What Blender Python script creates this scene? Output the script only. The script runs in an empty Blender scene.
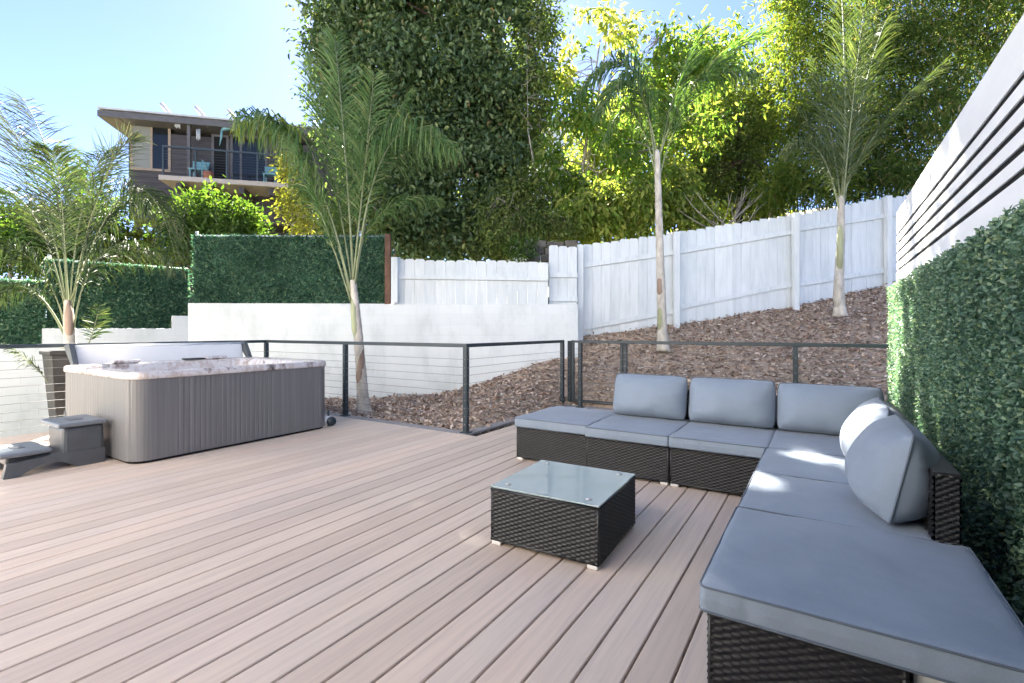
import bpy, bmesh, math, random
import numpy as np
from mathutils import Vector, noise as mnoise, Matrix
rnd = random.Random(7); rng = np.random.default_rng(7)
scene = bpy.context.scene; COL = scene.collection
EYE = 1.24; FL = 489.0; TH = math.atan(310 / 489.0)
FX, FY = -math.sin(TH), math.cos(TH); RX, RY = math.cos(TH), math.sin(TH)

def W(u, v):                      # plan position: u metres to the right of, v metres ahead of the eye
    return (FX * v + RX * u, FY * v + RY * u)
def at(px, v, py=None):           # survey point: bearing px, distance v (and elevation py)
    x, y = W((px - 512) / FL * v, v)
    return (x, y) if py is None else (x, y, EYE + (330 - py) / FL * v)
def zat(py, v): return EYE + (330 - py) / FL * v

# ------------------------------------------------------------------ materials
def new_mat(name):
    m = bpy.data.materials.new(name); m.use_nodes = True
    nt = m.node_tree; nt.nodes.clear()
    out = nt.nodes.new('ShaderNodeOutputMaterial')
    return m, nt, out
def L(nt, a, b): nt.links.new(a, b)
def rgba(c): return (c[0], c[1], c[2], 1)
def coords(nt, scale=(1, 1, 1), kind='Object'):
    tc = nt.nodes.new('ShaderNodeTexCoord'); mp = nt.nodes.new('ShaderNodeMapping')
    mp.inputs['Scale'].default_value = scale
    L(nt, tc.outputs[kind], mp.inputs['Vector']); return mp.outputs['Vector']
def noise_n(nt, vec, scale, detail=4, rough=.55):
    n = nt.nodes.new('ShaderNodeTexNoise'); n.inputs['Scale'].default_value = scale
    n.inputs['Detail'].default_value = detail; n.inputs['Roughness'].default_value = rough
    L(nt, vec, n.inputs['Vector']); return n.outputs['Fac']
def ramp(nt, fac, stops):
    r = nt.nodes.new('ShaderNodeValToRGB'); e = r.color_ramp.elements
    while len(e) < len(stops): e.new(.5)
    for k, (p, c) in enumerate(stops): e[k].position = p; e[k].color = rgba(c)
    L(nt, fac, r.inputs['Fac']); return r.outputs['Color']
def mixc(nt, a, b, fac, mode='MIX'):
    m = nt.nodes.new('ShaderNodeMix'); m.data_type = 'RGBA'; m.blend_type = mode
    for s, v in ((m.inputs['A'] if False else m.inputs[6], a), (m.inputs[7], b), (m.inputs[0], fac)):
        if isinstance(v, (float, int)): s.default_value = v
        elif isinstance(v, tuple): s.default_value = rgba(v)
        else: L(nt, v, s)
    return m.outputs[2]
def bump_n(nt, height, strength, dist=.01, normal=None):
    b = nt.nodes.new('ShaderNodeBump'); b.inputs['Strength'].default_value = strength
    b.inputs['Distance'].default_value = dist; L(nt, height, b.inputs['Height'])
    if normal is not None: L(nt, normal, b.inputs['Normal'])
    return b.outputs['Normal']
def island(nt):
    return nt.nodes.new('ShaderNodeNewGeometry').outputs['Random Per Island']
def prin(nt, out, col, rough=.6, spec=.5, metal=0., normal=None):
    p = nt.nodes.new('ShaderNodeBsdfPrincipled')
    if isinstance(col, tuple): p.inputs['Base Color'].default_value = rgba(col)
    else: L(nt, col, p.inputs['Base Color'])
    if isinstance(rough, float): p.inputs['Roughness'].default_value = rough
    else: L(nt, rough, p.inputs['Roughness'])
    p.inputs['Specular IOR Level'].default_value = spec; p.inputs['Metallic'].default_value = metal
    if normal is not None: L(nt, normal, p.inputs['Normal'])
    L(nt, p.outputs[0], out.inputs['Surface']); return p
def simple(name, col, rough=.6, var=.15, scale=6., bump=.1, bscale=60., spec=.5, metal=0., stretch=(1, 1, 1), isl=0.):
    m, nt, out = new_mat(name); vec = coords(nt, stretch)
    f = noise_n(nt, vec, scale, 5)
    lo = tuple(max(0, c * (1 - var)) for c in col); hi = tuple(min(1, c * (1 + var)) for c in col)
    c = ramp(nt, f, [(.3, lo), (.7, hi)])
    if isl:
        c = mixc(nt, c, ramp(nt, island(nt), [(0, (1 - isl,) * 3), (1, (1, 1, 1))]), 1.0, 'MULTIPLY')
    nrm = bump_n(nt, noise_n(nt, vec, bscale, 3), bump, .005) if bump else None
    prin(nt, out, c, rough, spec, metal, nrm); return m
def leaf_mat(name, stops, rough=.45, trans=.4, tcol=None, spec=.4):
    m, nt, out = new_mat(name)
    c = ramp(nt, island(nt), stops)
    v = coords(nt); f = noise_n(nt, v, 1.1, 2)
    c = mixc(nt, c, ramp(nt, f, [(.3, (.62, .66, .62)), (.7, (1.15, 1.12, 1.05))]), 1.0, 'MULTIPLY')
    p = prin(nt, out, c, rough, spec)
    t = nt.nodes.new('ShaderNodeBsdfTranslucent')
    tc = mixc(nt, c, tcol or (1.5, 1.6, .5), 1.0, 'MULTIPLY'); L(nt, tc, t.inputs['Color'])
    ms = nt.nodes.new('ShaderNodeMixShader'); ms.inputs[0].default_value = trans
    L(nt, p.outputs[0], ms.inputs[1]); L(nt, t.outputs[0], ms.inputs[2]); L(nt, ms.outputs[0], out.inputs['Surface'])
    return m

M = {}
def deck_mat():
    m, nt, out = new_mat('deck_composite')
    v = coords(nt, (26, 1.1, 10)); f = noise_n(nt, v, 1.6, 6, .65)
    v2 = coords(nt, (1, .6, 1)); f2 = noise_n(nt, v2, 1.2, 3)
    isl = ramp(nt, island(nt), [(0, (.60, .48, .39)), (.35, (.68, .55, .445)), (.7, (.69, .57, .475)), (1, (.74, .575, .455))])
    g = ramp(nt, f, [(.25, (.82, .82, .84)), (.55, (1, 1, 1)), (.8, (1.1, 1.08, 1.06))])
    c = mixc(nt, isl, g, 1.0, 'MULTIPLY')
    c = mixc(nt, c, ramp(nt, f2, [(.3, (.93, .94, .97)), (.7, (1.04, 1.02, 1))]), 1.0, 'MULTIPLY')
    nrm = bump_n(nt, noise_n(nt, coords(nt, (90, 2.5, 30)), 2, 4), .12, .003)
    prin(nt, out, c, .5, .5, 0, nrm); return m
def fabric_mat(name, col):
    m, nt, out = new_mat(name)
    v = coords(nt); f = noise_n(nt, v, 3, 4); f2 = noise_n(nt, v, 420, 2)
    c = ramp(nt, f, [(.25, tuple(x * .92 for x in col)), (.75, tuple(x * 1.06 for x in col))])
    c = mixc(nt, c, ramp(nt, f2, [(.3, (.9, .9, .9)), (.7, (1.08, 1.08, 1.08))]), 1.0, 'MULTIPLY')
    n1 = bump_n(nt, noise_n(nt, coords(nt, (1, 1, 1)), 7, 3, .5), .28, .02)
    nrm = bump_n(nt, f2, .15, .002, n1)
    p = prin(nt, out, c, .7, .35, 0, nrm)
    p.inputs['Sheen Weight'].default_value = .15; p.inputs['Sheen Roughness'].default_value = .5
    return m
def block_mat():
    m, nt, out = new_mat('painted_block')
    tc = nt.nodes.new('ShaderNodeTexCoord'); sx = nt.nodes.new('ShaderNodeSeparateXYZ'); cb = nt.nodes.new('ShaderNodeCombineXYZ')
    L(nt, tc.outputs['Object'], sx.inputs[0]); L(nt, sx.outputs['X'], cb.inputs['X']); L(nt, sx.outputs['Z'], cb.inputs['Y'])
    b = nt.nodes.new('ShaderNodeTexBrick'); b.inputs['Scale'].default_value = 1
    b.inputs['Brick Width'].default_value = .4; b.inputs['Row Height'].default_value = .19
    b.inputs['Mortar Size'].default_value = .006; b.inputs['Mortar Smooth'].default_value = .6
    b.inputs['Color1'].default_value = (.93, .93, .93, 1); b.inputs['Color2'].default_value = (1, 1, 1, 1); b.inputs['Mortar'].default_value = (.86, .86, .86, 1)
    L(nt, cb.outputs[0], b.inputs['Vector'])
    v = coords(nt, (1, 1, .45)); f = noise_n(nt, v, 2.2, 6, .65)
    c = ramp(nt, f, [(.28, (.56, .60, .61)), (.5, (.71, .745, .76)), (.75, (.76, .785, .795))])
    c = mixc(nt, c, b.outputs['Color'], .55, 'MULTIPLY')
    inv = nt.nodes.new('ShaderNodeMath'); inv.operation = 'SUBTRACT'; inv.inputs[0].default_value = 1; L(nt, b.outputs['Fac'], inv.inputs[1])
    n1 = bump_n(nt, inv.outputs[0], .35, .006)
    nrm = bump_n(nt, noise_n(nt, coords(nt), 70, 4), .25, .004, n1)
    prin(nt, out, c, .75, .3, 0, nrm); return m
def marble_mat():
    m, nt, out = new_mat('marbled_acrylic')
    v = coords(nt, (1, 1, .6)); f = noise_n(nt, v, 5, 8, .7)
    c = ramp(nt, f, [(.3, (.06, .055, .06)), (.4, (.36, .3, .28)), (.47, (.68, .66, .67)), (.58, (.48, .41, .38)), (.66, (.72, .71, .73)), (.8, (.2, .18, .19))])
    prin(nt, out, c, .15, .5); return m
def chips_mat():
    m, nt, out = new_mat('bark_chips')
    c = ramp(nt, island(nt), [(0, (.16, .105, .078)), (.25, (.34, .235, .18)), (.5, (.50, .37, .295)), (.78, (.64, .51, .42)), (1, (.82, .74, .65))])
    c = mixc(nt, c, ramp(nt, noise_n(nt, coords(nt, (30, 30, 30)), 3, 3), [(.3, (.75, .75, .75)), (.7, (1.1, 1.1, 1.1))]), 1.0, 'MULTIPLY')
    prin(nt, out, c, .85, .2); return m
def fence_mat():
    m, nt, out = new_mat('white_painted_wood')
    v = coords(nt, (1, 1, .12)); f = noise_n(nt, v, 14, 6, .6); f2 = noise_n(nt, coords(nt), 1.4, 4)
    c = ramp(nt, f, [(.25, (.60, .635, .65)), (.55, (.72, .75, .765)), (.8, (.77, .79, .80))])
    c = mixc(nt, c, ramp(nt, island(nt), [(0, (.9, .91, .92)), (1, (1, 1, 1))]), 1.0, 'MULTIPLY')
    c = mixc(nt, c, ramp(nt, f2, [(.3, (.9, .92, .92)), (.65, (1, 1, 1))]), 1.0, 'MULTIPLY')
    prin(nt, out, c, .65, .3, 0, bump_n(nt, f, .2, .004)); return m
M['deck'] = deck_mat(); M['border'] = simple('deck_border_grey', (.27, .255, .265), .55, .1, 10, .1, 80)
M['joist'] = simple('deck_underside', (.05, .035, .03), .9)
M['fabric'] = fabric_mat('slate_fabric', (.222, .27, .338)); M['piping'] = fabric_mat('slate_piping', (.105, .13, .165))
M['wicker'] = simple('black_wicker', (.017, .017, .019), .4, .25, 30, .05, 200, .35)
M['wframe'] = simple('black_wicker_frame', (.016, .016, .018), .4, .2, 30, .1, 200)
M['foot'] = simple('silver_foot', (.62, .6, .57), .35, .1, 20, 0, 10, .5)
M['steel'] = simple('charcoal_powder_coat', (.028, .042, .052), .4, .12, 12, .05, 150)
M['cable'] = simple('steel_cable', (.22, .22, .23), .5, .1, 30, 0, 10, .4, .4)
M['rail_pale'] = simple('weathered_grey_rail', (.20, .19, .18), .5, .15, 12, .05, 150)
M['block'] = block_mat(); M['white'] = fence_mat()
M['whitepaint'] = simple('white_plank_paint', (.84, .86, .88), .5, .06, 3, .12, 30, .4, stretch=(1, .3, 1))
M['black'] = simple('dark_gap', (.004, .004, .005), .9)
M['marble'] = marble_mat()
M['cabinet'] = simple('grey_spa_cabinet', (.165, .165, .172), .42, .18, 3, .08, 40, .5, stretch=(14, 14, .25))
M['plastic'] = simple('grey_step_plastic', (.085, .095, .108), .4, .15, 8, .08, 90)
M['tread'] = simple('grey_step_tread', (.17, .19, .215), .45, .12, 10, .2, 120)
M['planter'] = simple('dark_planter', (.05, .048, .046), .6, .35, 5, .2, 30)
M['cover'] = simple('white_vinyl', (.84, .85, .86), .35, .03, 4, .05, 20)
M['chips'] = chips_mat()
M['mulch'] = simple('mulch_soil', (.38, .30, .23), .95, .4, 14, .8, 45)
M['soil'] = simple('hillside_soil', (.13, .12, .06), .95, .4, 3, .6, 20)
M['stone'] = simple('garden_stone', (.17, .15, .12), .9, .35, 6, .6, 20, isl=.4)
M['bark_grey'] = simple('grey_bark', (.30, .27, .22), .85, .4, 9, .5, 40, .2, stretch=(1, 1, .35))
M['bark_dark'] = simple('dark_bark', (.085, .055, .042), .9, .35, 9, .6, 40, .2, stretch=(1, 1, .3))
M['palmbark'] = simple('palm_trunk', (.46, .43, .38), .8, .3, 12, .4, 40, .25, stretch=(1, 1, .45))
M['sheath'] = simple('palm_sheath', (.34, .36, .22), .6, .35, 7, .2, 40, .3, stretch=(1, 1, .2))
M['sheath_brown'] = simple('palm_sheath_dry', (.30, .22, .17), .7, .35, 7, .3, 40, .3, stretch=(1, 1, .2))
M['rachis'] = simple('palm_rachis', (.20, .23, .12), .55, .2, 6, 0, 10)
G = lambda *a: list(a)
M['lf_palm_deep'] = leaf_mat('palm_leaflet_deep', [(0, (.03, .055, .028)), (.6, (.05, .085, .042)), (1, (.12, .14, .08))], .6, .2, None, .2)  # darker copy of the palm leaflet, the left palm's shade painted in
M['lf_palm'] = leaf_mat('palm_leaflet', [(0, (.06, .125, .05)), (.5, (.105, .19, .08)), (.85, (.17, .24, .115)), (1, (.27, .30, .17))], .6, .4, None, .2)
M['lf_palm_gray'] = leaf_mat('palm_leaflet_pale', [(0, (.045, .06, .05)), (.6, (.075, .095, .075)), (1, (.16, .165, .135))], .65, .15, None, .18)  # greyed and darkened leaflet, backlit look of the left palm put into colour
M['lf_palm_yel'] = leaf_mat('palm_leaflet_olive', [(0, (.05, .085, .035)), (.6, (.095, .135, .06)), (1, (.19, .21, .11))], .6, .2, None, .25)
M['lf_dark'] = leaf_mat('dark_glossy_leaf', [(0, (.06, .105, .048)), (.5, (.115, .18, .08)), (.88, (.19, .26, .115)), (.975, (.28, .32, .14)), (1, (.34, .22, .11))], .36, .36, (1.3, 1.35, .6), .45)
M['lf_yel'] = leaf_mat('yellow_green_leaf', [(0, (.10, .20, .045)), (.45, (.165, .285, .065)), (.8, (.26, .36, .09)), (1, (.42, .43, .14))], .6, .6, (1.4, 1.35, .6), .2)
M['lf_lime'] = leaf_mat('lime_leaf', [(0, (.18, .29, .06)), (.5, (.30, .40, .10)), (1, (.48, .49, .16))], .6, .55, (1.4, 1.3, .6), .2)  # pale yellow leaf, brightened in colour so the shaded shrubs look lit
M['lf_pale'] = leaf_mat('pale_crown_leaf', [(0, (0.224, 0.290, 0.077)), (.6, (0.364, 0.419, 0.139)), (1, (0.560, 0.596, 0.262))], .65, .55, (1.6, 1.5, .7), .18)
M['lf_olive'] = leaf_mat('olive_leaf', [(0, (0.078, 0.116, 0.041)), (.6, (0.144, 0.203, 0.061)), (1, (0.265, 0.297, 0.102))], .65, .3, None, .18)
M['lf_bam'] = leaf_mat('bamboo_leaf', [(0, (.06, .12, .03)), (.6, (.13, .20, .055)), (.9, (.22, .27, .08)), (.96, (.34, .30, .16)), (1, (.42, .34, .22))], .65, .5, (1.4, 1.35, .6), .18)
M['lf_bam_yel'] = leaf_mat('bamboo_leaf_sunny', [(0, (.10, .18, .035)), (.6, (.19, .27, .06)), (1, (.34, .35, .11))], .6, .55, (1.4, 1.35, .5), .2)  # yellower copy of the bamboo leaf, sunlight painted into its colour
M['lf_bright'] = leaf_mat('bright_shrub_leaf', [(0, (.05, .10, .025)), (.6, (.09, .16, .04)), (1, (.16, .23, .07))], .6, .4, None, .2)
M['lf_hedge'] = leaf_mat('boxwood_leaf', [(0, (.065, .14, .10)), (.45, (.14, .26, .19)), (.8, (.25, .38, .29)), (1, (.40, .50, .28))], .4, .36, (1.25, 1.3, .9), .5)
M['lf_turf'] = leaf_mat('hedge_screen_leaf', [(0, (.045, .12, .085)), (.5, (.095, .22, .155)), (.85, (.16, .30, .21)), (1, (.28, .38, .23))], .5, .38, (1.25, 1.3, 1.0), .3)
M['lf_flower'] = leaf_mat('yellow_flower', [(0, (.20, .25, .04)), (.6, (.34, .36, .07)), (1, (.5, .47, .13))], .6, .45, (1.2, 1.15, .5), .2)
M['siding'] = simple('dark_stained_siding', (.062, .055, .06), .7, .2, 6, .2, 30, .3, stretch=(.2, .2, 2))
M['roofing'] = simple('pale_roof_edge', (.5, .5, .52), .6, .1, 5, .1, 20)
M['fascia'] = simple('brown_grey_fascia', (.10, .092, .096), .65, .15, 5, .1, 30)
M['beige'] = simple('beige_balcony_edge', (.42, .36, .32), .65, .1, 5, .1, 30)
M['soffit'] = simple('tan_soffit', (.13, .11, .09), .7, .1, 5, .1, 30)
M['trim'] = simple('tan_window_trim', (.3, .22, .16), .6, .1, 5, .1, 30)
M['curtain'] = simple('pale_curtain', (.21, .21, .195), .8, .08, 8, .2, 20, stretch=(8, 8, .3))
M['teal'] = simple('teal_paint', (.16, .32, .36), .5, .15, 8, .05, 40)
M['terracotta'] = simple('terracotta', (.42, .16, .09), .8, .15, 8, .1, 40)
M['whitewall'] = simple('white_stucco', (.85, .86, .86), .8, .05, 3, .1, 40)
M['rust'] = simple('rusty_post', (.14, .075, .05), .85, .35, 8, .3, 40)
M['galv'] = simple('galvanised_rail', (.45, .5, .52), .45, .1, 8, .05, 60)
M['crate'] = simple('whitewashed_wood', (.72, .71, .69), .7, .2, 7, .3, 30, .3, stretch=(.3, 3, 3))
def glass_mat(name, tint, rough=.02, alpha=None):
    m, nt, out = new_mat(name); p = prin(nt, out, tint, rough, .35)
    v = coords(nt); L(nt, bump_n(nt, noise_n(nt, v, 1.5, 1), .02, .01), p.inputs['Normal'])
    return m
M['pane'] = glass_mat('dark_window_glass', (.012, .014, .017), .06)
def table_glass():
    m, nt, out = new_mat('table_glass'); p = prin(nt, out, (.62, .74, .74), .02, .9)
    p.inputs['Transmission Weight'].default_value = .55; p.inputs['IOR'].default_value = 1.5
    c = ramp(nt, noise_n(nt, coords(nt), 5, 2), [(.3, (.58, .72, .71)), (.7, (.66, .77, .77))]); L(nt, c, p.inputs['Base Color'])
    return m
M['glass'] = table_glass()

# ------------------------------------------------------------------ object helpers
def tag(o, label=None, cat=None, group=None, kind=None):
    for k, v in (('label', label), ('category', cat), ('group', group), ('kind', kind)):
        if v: o[k] = v
    return o
def thing(name, loc, label, cat, group=None):
    o = bpy.data.objects.new(name, None); o.empty_display_size = .1; COL.objects.link(o); o.location = loc
    return tag(o, label, cat, group)
def wloc(o):
    p = Vector((0, 0, 0))
    while o: p += o.location; o = o.parent
    return p
def link(name, me, mat, parent=None, mats=None):
    o = bpy.data.objects.new(name, me); COL.objects.link(o)
    for mm in (mats or [mat]): me.materials.append(mm)
    if parent: o.parent = parent
    return o
def mesh_np(name, V, F, mat, parent=None, smooth=False):
    V = np.asarray(V, dtype=np.float32).copy(); F = np.asarray(F, dtype=np.int32)
    if parent is not None: V -= np.array(wloc(parent), dtype=np.float32)
    k = F.shape[1]; me = bpy.data.meshes.new(name)
    me.vertices.add(len(V)); me.vertices.foreach_set('co', V.ravel())
    me.loops.add(F.size); me.loops.foreach_set('vertex_index', F.ravel())
    me.polygons.add(len(F)); me.polygons.foreach_set('loop_start', np.arange(0, F.size, k, dtype=np.int32))
    if smooth: me.polygons.foreach_set('use_smooth', np.ones(len(F), dtype=bool))
    me.update(calc_edges=True)
    return link(name, me, mat, parent)
class MB:
    def __init__(s): s.v = []; s.f = []; s.sm = []
    def add(s, vs, fs, smooth=False):
        b = len(s.v); s.v += [tuple(p) for p in vs]; s.f += [tuple(i + b for i in f) for f in fs]; s.sm += [smooth] * len(fs); return s
    def box(s, lo, hi, bev=0., M4=None):
        (x0, y0, z0), (x1, y1, z1) = lo, hi
        if bev <= 0:
            vs = [Vector(p) for p in ((x0, y0, z0), (x1, y0, z0), (x1, y1, z0), (x0, y1, z0), (x0, y0, z1), (x1, y0, z1), (x1, y1, z1), (x0, y1, z1))]
            fs = [(0, 3, 2, 1), (4, 5, 6, 7), (0, 1, 5, 4), (1, 2, 6, 5), (2, 3, 7, 6), (3, 0, 4, 7)]
        else:
            bm = bmesh.new(); bmesh.ops.create_cube(bm, size=1)
            for q in bm.verts: q.co = Vector(((x0 + x1) / 2 + q.co.x * (x1 - x0), (y0 + y1) / 2 + q.co.y * (y1 - y0), (z0 + z1) / 2 + q.co.z * (z1 - z0)))
            bmesh.ops.bevel(bm, geom=bm.edges[:], offset=bev, segments=2, affect='EDGES', profile=.5)
            bm.verts.index_update(); vs = [q.co.copy() for q in bm.verts]; fs = [[q.index for q in f.verts] for f in bm.faces]; bm.free()
        if M4 is not None: vs = [M4 @ p for p in vs]
        return s.add(vs, fs)
    def tube(s, pts, rad, n=6, cap=True, closed=False):
        pts = [Vector(p) for p in pts]; m = len(pts)
        if not isinstance(rad, (list, tuple)): rad = [rad] * m
        vs = []; fs = []; a = None
        for i, p in enumerate(pts):
            if closed: t = pts[(i + 1) % m] - pts[i - 1]
            else: t = pts[min(i + 1, m - 1)] - pts[max(i - 1, 0)]
            if t.length < 1e-9: t = Vector((0, 0, 1))
            t.normalize()
            if a is None: a = t.cross(Vector((.13, .31, .94)) if abs(t.z) < .9 else Vector((1, .1, 0)))
            a = a - t * a.dot(t); a.normalize(); b = t.cross(a)
            for k in range(n):
                q = 2 * math.pi * k / n; vs.append(p + (a * math.cos(q) + b * math.sin(q)) * rad[i])
        for i in range(m if closed else m - 1):
            j = (i + 1) % m
            for k in range(n):
                k2 = (k + 1) % n; fs.append((i * n + k, i * n + k2, j * n + k2, j * n + k))
        if cap and not closed:
            fs.append(tuple(range(n - 1, -1, -1))); fs.append(tuple((m - 1) * n + k for k in range(n)))
        return s.add(vs, fs, True)
    def prism(s, poly, z0, z1):
        n = len(poly); vs = [(x, y, z0) for x, y in poly] + [(x, y, z1) for x, y in poly]
        fs = [tuple(range(n - 1, -1, -1)), tuple(range(n, 2 * n))] + [(i, (i + 1) % n, n + (i + 1) % n, n + i) for i in range(n)]
        return s.add(vs, fs)
    def build(s, name, mat, parent=None):
        off = wloc(parent) if parent else Vector((0, 0, 0))
        me = bpy.data.meshes.new(name); me.from_pydata([tuple(Vector(p) - off) for p in s.v], [], s.f)
        me.polygons.foreach_set('use_smooth', s.sm); me.update()
        return link(name, me, mat, parent)
def B(name, lo, hi, mat, parent=None, bev=0., M4=None): return MB().box(lo, hi, bev, M4).build(name, mat, parent)
def rotz(a, c=(0, 0, 0)): return Matrix.Translation(c) @ Matrix.Rotation(a, 4, 'Z') @ Matrix.Translation([-q for q in c])
def norm(a): return a / np.maximum(np.linalg.norm(a, axis=1, keepdims=True), 1e-9)

def leaves(name, P, D, N, Ln, Wd, mat, parent=None, fold=.25, curl=.15):
    """P base points, D growth directions, N rough normals (n,3); Ln, Wd per leaf."""
    P = np.asarray(P, float); D = norm(D); S = norm(np.cross(D, N)); N = np.cross(S, D)
    n = len(P); Ln = np.broadcast_to(Ln, (n,))[:, None]; Wd = np.broadcast_to(Wd, (n,))[:, None]
    V = np.empty((n, 6, 3))
    V[:, 0] = P
    V[:, 1] = P + D * Ln * .33 - S * Wd * .5 + N * Wd * fold
    V[:, 2] = P + D * Ln * .68 - S * Wd * .42 + N * (Wd * fold * .8 - Ln * curl * .3)
    V[:, 3] = P + D * Ln - N * Ln * curl
    V[:, 4] = P + D * Ln * .68 + S * Wd * .42 + N * (Wd * fold * .8 - Ln * curl * .3)
    V[:, 5] = P + D * Ln * .33 + S * Wd * .5 + N * Wd * fold
    b = (np.arange(n) * 6)[:, None]
    F = np.concatenate([b + np.array([[0, 1, 2, 3]]), b + np.array([[0, 3, 4, 5]])])
    return mesh_np(name, V.reshape(-1, 3), F, mat, parent)
def randdir(n): return norm(rng.normal(size=(n, 3)))

# ------------------------------------------------------------------ camera, light
cam = bpy.data.cameras.new('camera'); co = bpy.data.objects.new('camera', cam); COL.objects.link(co)
co.location = (0, 0, EYE); co.rotation_euler = (math.pi / 2, 0, TH)
cam.sensor_width = 36; cam.lens = FL / 1024 * 36; cam.shift_y = -11.5 / 1024; cam.clip_end = 3000; cam.clip_start = .05
scene.camera = co
SUN = Vector((-.68, .733, .80)).normalized()
sl = bpy.data.lights.new('sun', 'SUN'); sl.energy = 5.0; sl.angle = math.radians(.5); sl.color = (1, .93, .82)
so = bpy.data.objects.new('sun', sl); COL.objects.link(so); so.rotation_euler = SUN.to_track_quat('Z', 'Y').to_euler()
w = bpy.data.worlds.new('World'); scene.world = w; w.use_nodes = True; nt = w.node_tree
bg = nt.nodes['Background']; sky = nt.nodes.new('ShaderNodeTexSky'); sky.sky_type = 'NISHITA'; sky.sun_disc = False
sky.sun_elevation = math.asin(SUN.z); sky.sun_rotation = math.atan2(SUN.x, SUN.y); sky.air_density = .5; sky.dust_density = .1; sky.ozone_density = 2.5
L(nt, mixc(nt, sky.outputs[0], (1.0, .935, .99), 1.0, 'MULTIPLY'), bg.inputs['Color']); bg.inputs['Strength'].default_value = .05
scene.view_settings.view_transform = 'Standard'; scene.view_settings.look = 'None'; scene.view_settings.exposure = 3.25; scene.view_settings.gamma = 1
scene.cycles.max_bounces = 8; scene.cycles.diffuse_bounces = 4; scene.cycles.transmission_bounces = 6; scene.cycles.glossy_bounces = 4
scene.cycles.use_denoising = True; scene.cycles.sample_clamp_indirect = 6

# ------------------------------------------------------------------ ground
def deck_exit(u):                      # distance ahead at which the plan line of offset u leaves the decking
    best = 0.
    for k in range(10, 160):
        v = k * .1; x, y = W(u, v)
        if (y <= 4.75) or (x > -3.58 and y <= 7.35): best = v
    return best
FU = [-60, -2.4, -1.36, -.88, -.42, .22, .83, 1.33, 3.23, 5.79, 8.04, 9.5, 30]
FZ = [-.06, -.03, .04, .14, .30, .485, .76, 1.12, 1.34, 1.71, 2.24, 2.5, 4]
FV = [9, 9, 9, 9, 9, 9, 9.2, 9.6, 9.7, 10, 10.4, 10.6, 11]
def mulch_z(u, v, cache={}):
    k = round(u, 2)
    if k not in cache: cache[k] = deck_exit(u)
    vd = cache[k]; zf = np.interp(u, FU, FZ); vf = np.interp(u, FU, FV)
    t = max(0., min(1.6, (v - vd) / max(.5, vf - vd)))
    t = t * .8 + .2 * t * t if t < 1 else t
    bmp = .035 * mnoise.noise(Vector((u * 1.3, v * 1.3, 0))) * min(1, t * 4)
    return -.05 + t * (zf + .05) + bmp
us = np.arange(-9, 12.01, .2); vs_ = np.arange(3.8, 11.6, .15)
mb = MB(); V = []
for u in us:
    for v in vs_:
        x, y = W(u, v); z = mulch_z(u, v)
        if v <= deck_exit(u) - .05 if False else ((y <= 4.7) or (x > -3.53 and y <= 7.3)): z = -.18
        if x < -8.0 and y < 3.9 or u < -6.2: z = -1.0
        V.append((x, y, z))
nv = len(vs_)
Fq = [(i * nv + j, (i + 1) * nv + j, (i + 1) * nv + j + 1, i * nv + j + 1) for i in range(len(us) - 1) for j in range(nv - 1)]
tag(mesh_np('mulch_bed', V, Fq, M['mulch'], None, True), kind='structure')
def hill_z(u, v):
    base = np.interp(u, [-40, -8, .5, 1.5, 6, 9, 30], [-1.5, .6, 1.5, 2.0, 2.2, 2.8, 5])
    vf = np.interp(u, FU, FV) + .5
    rise = np.interp(u, [-40, -6, 0, 4, 8, 30], [0, .02, .12, .18, .3, .35])
    return base + min(12, max(0, v - vf)) * rise
us2 = [-900, -300, -100, -60, -40, -30, -24] + list(np.arange(-20, 24.1, 1.)) + [30, 40, 60, 100, 300, 900]
ks2 = [0, .5, 1, 1.5, 2, 3, 4, 5, 6, 8, 10, 13, 17, 25, 40, 80, 200, 600, 1600]
V = []
for u in us2:
    vf = np.interp(u, FU, FV) + .35
    for k in ks2:
        v = vf + k; x, y = W(u, v); V.append((x, y, hill_z(u, v) if k < 30 else hill_z(u, vf + 30) - (k - 30) * .005))
nk = len(ks2)
Fq = [(i * nk + j, (i + 1) * nk + j, (i + 1) * nk + j + 1, i * nk + j + 1) for i in range(len(us2) - 1) for j in range(nk - 1)]
tag(mesh_np('hillside', V, Fq, M['soil'], None, True), kind='structure')
tag(MB().add([(-700, -700, -.6), (700, -700, -.6), (700, 300, -.6), (-700, 300, -.6)], [(0, 1, 2, 3)]).build('ground', M['soil']), kind='structure')
# bark chips
def scatter_chips(n):
    P = []; 
    while len(P) < n:
        v = 4.5 + 6.2 * rnd.random() ** .8; u = -4.2 + 12.8 * rnd.random(); x, y = W(u, v)
        if (y <= 4.78) or (x > -3.54 and y <= 7.38): continue
        if v > np.interp(u, FU, FV) + .1: continue
        if x > .95 and y < 7.3: continue
        P.append((x, y, mulch_z(u, v) + rnd.uniform(.0, .03)))
    return np.array(P)
P = scatter_chips(30000); n = len(P)
D = randdir(n); D[:, 2] *= .4; N = np.array([0, 0, 1.]) + rng.normal(size=(n, 3)) * .45
tag(leaves('bark_chips', P, D, N, rng.uniform(.03, .1, n), rng.uniform(.018, .045, n), M['chips'], None, .12, .1), 'brown and tan bark chips covering the sloping bed', 'bark chips', kind='stuff')

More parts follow.
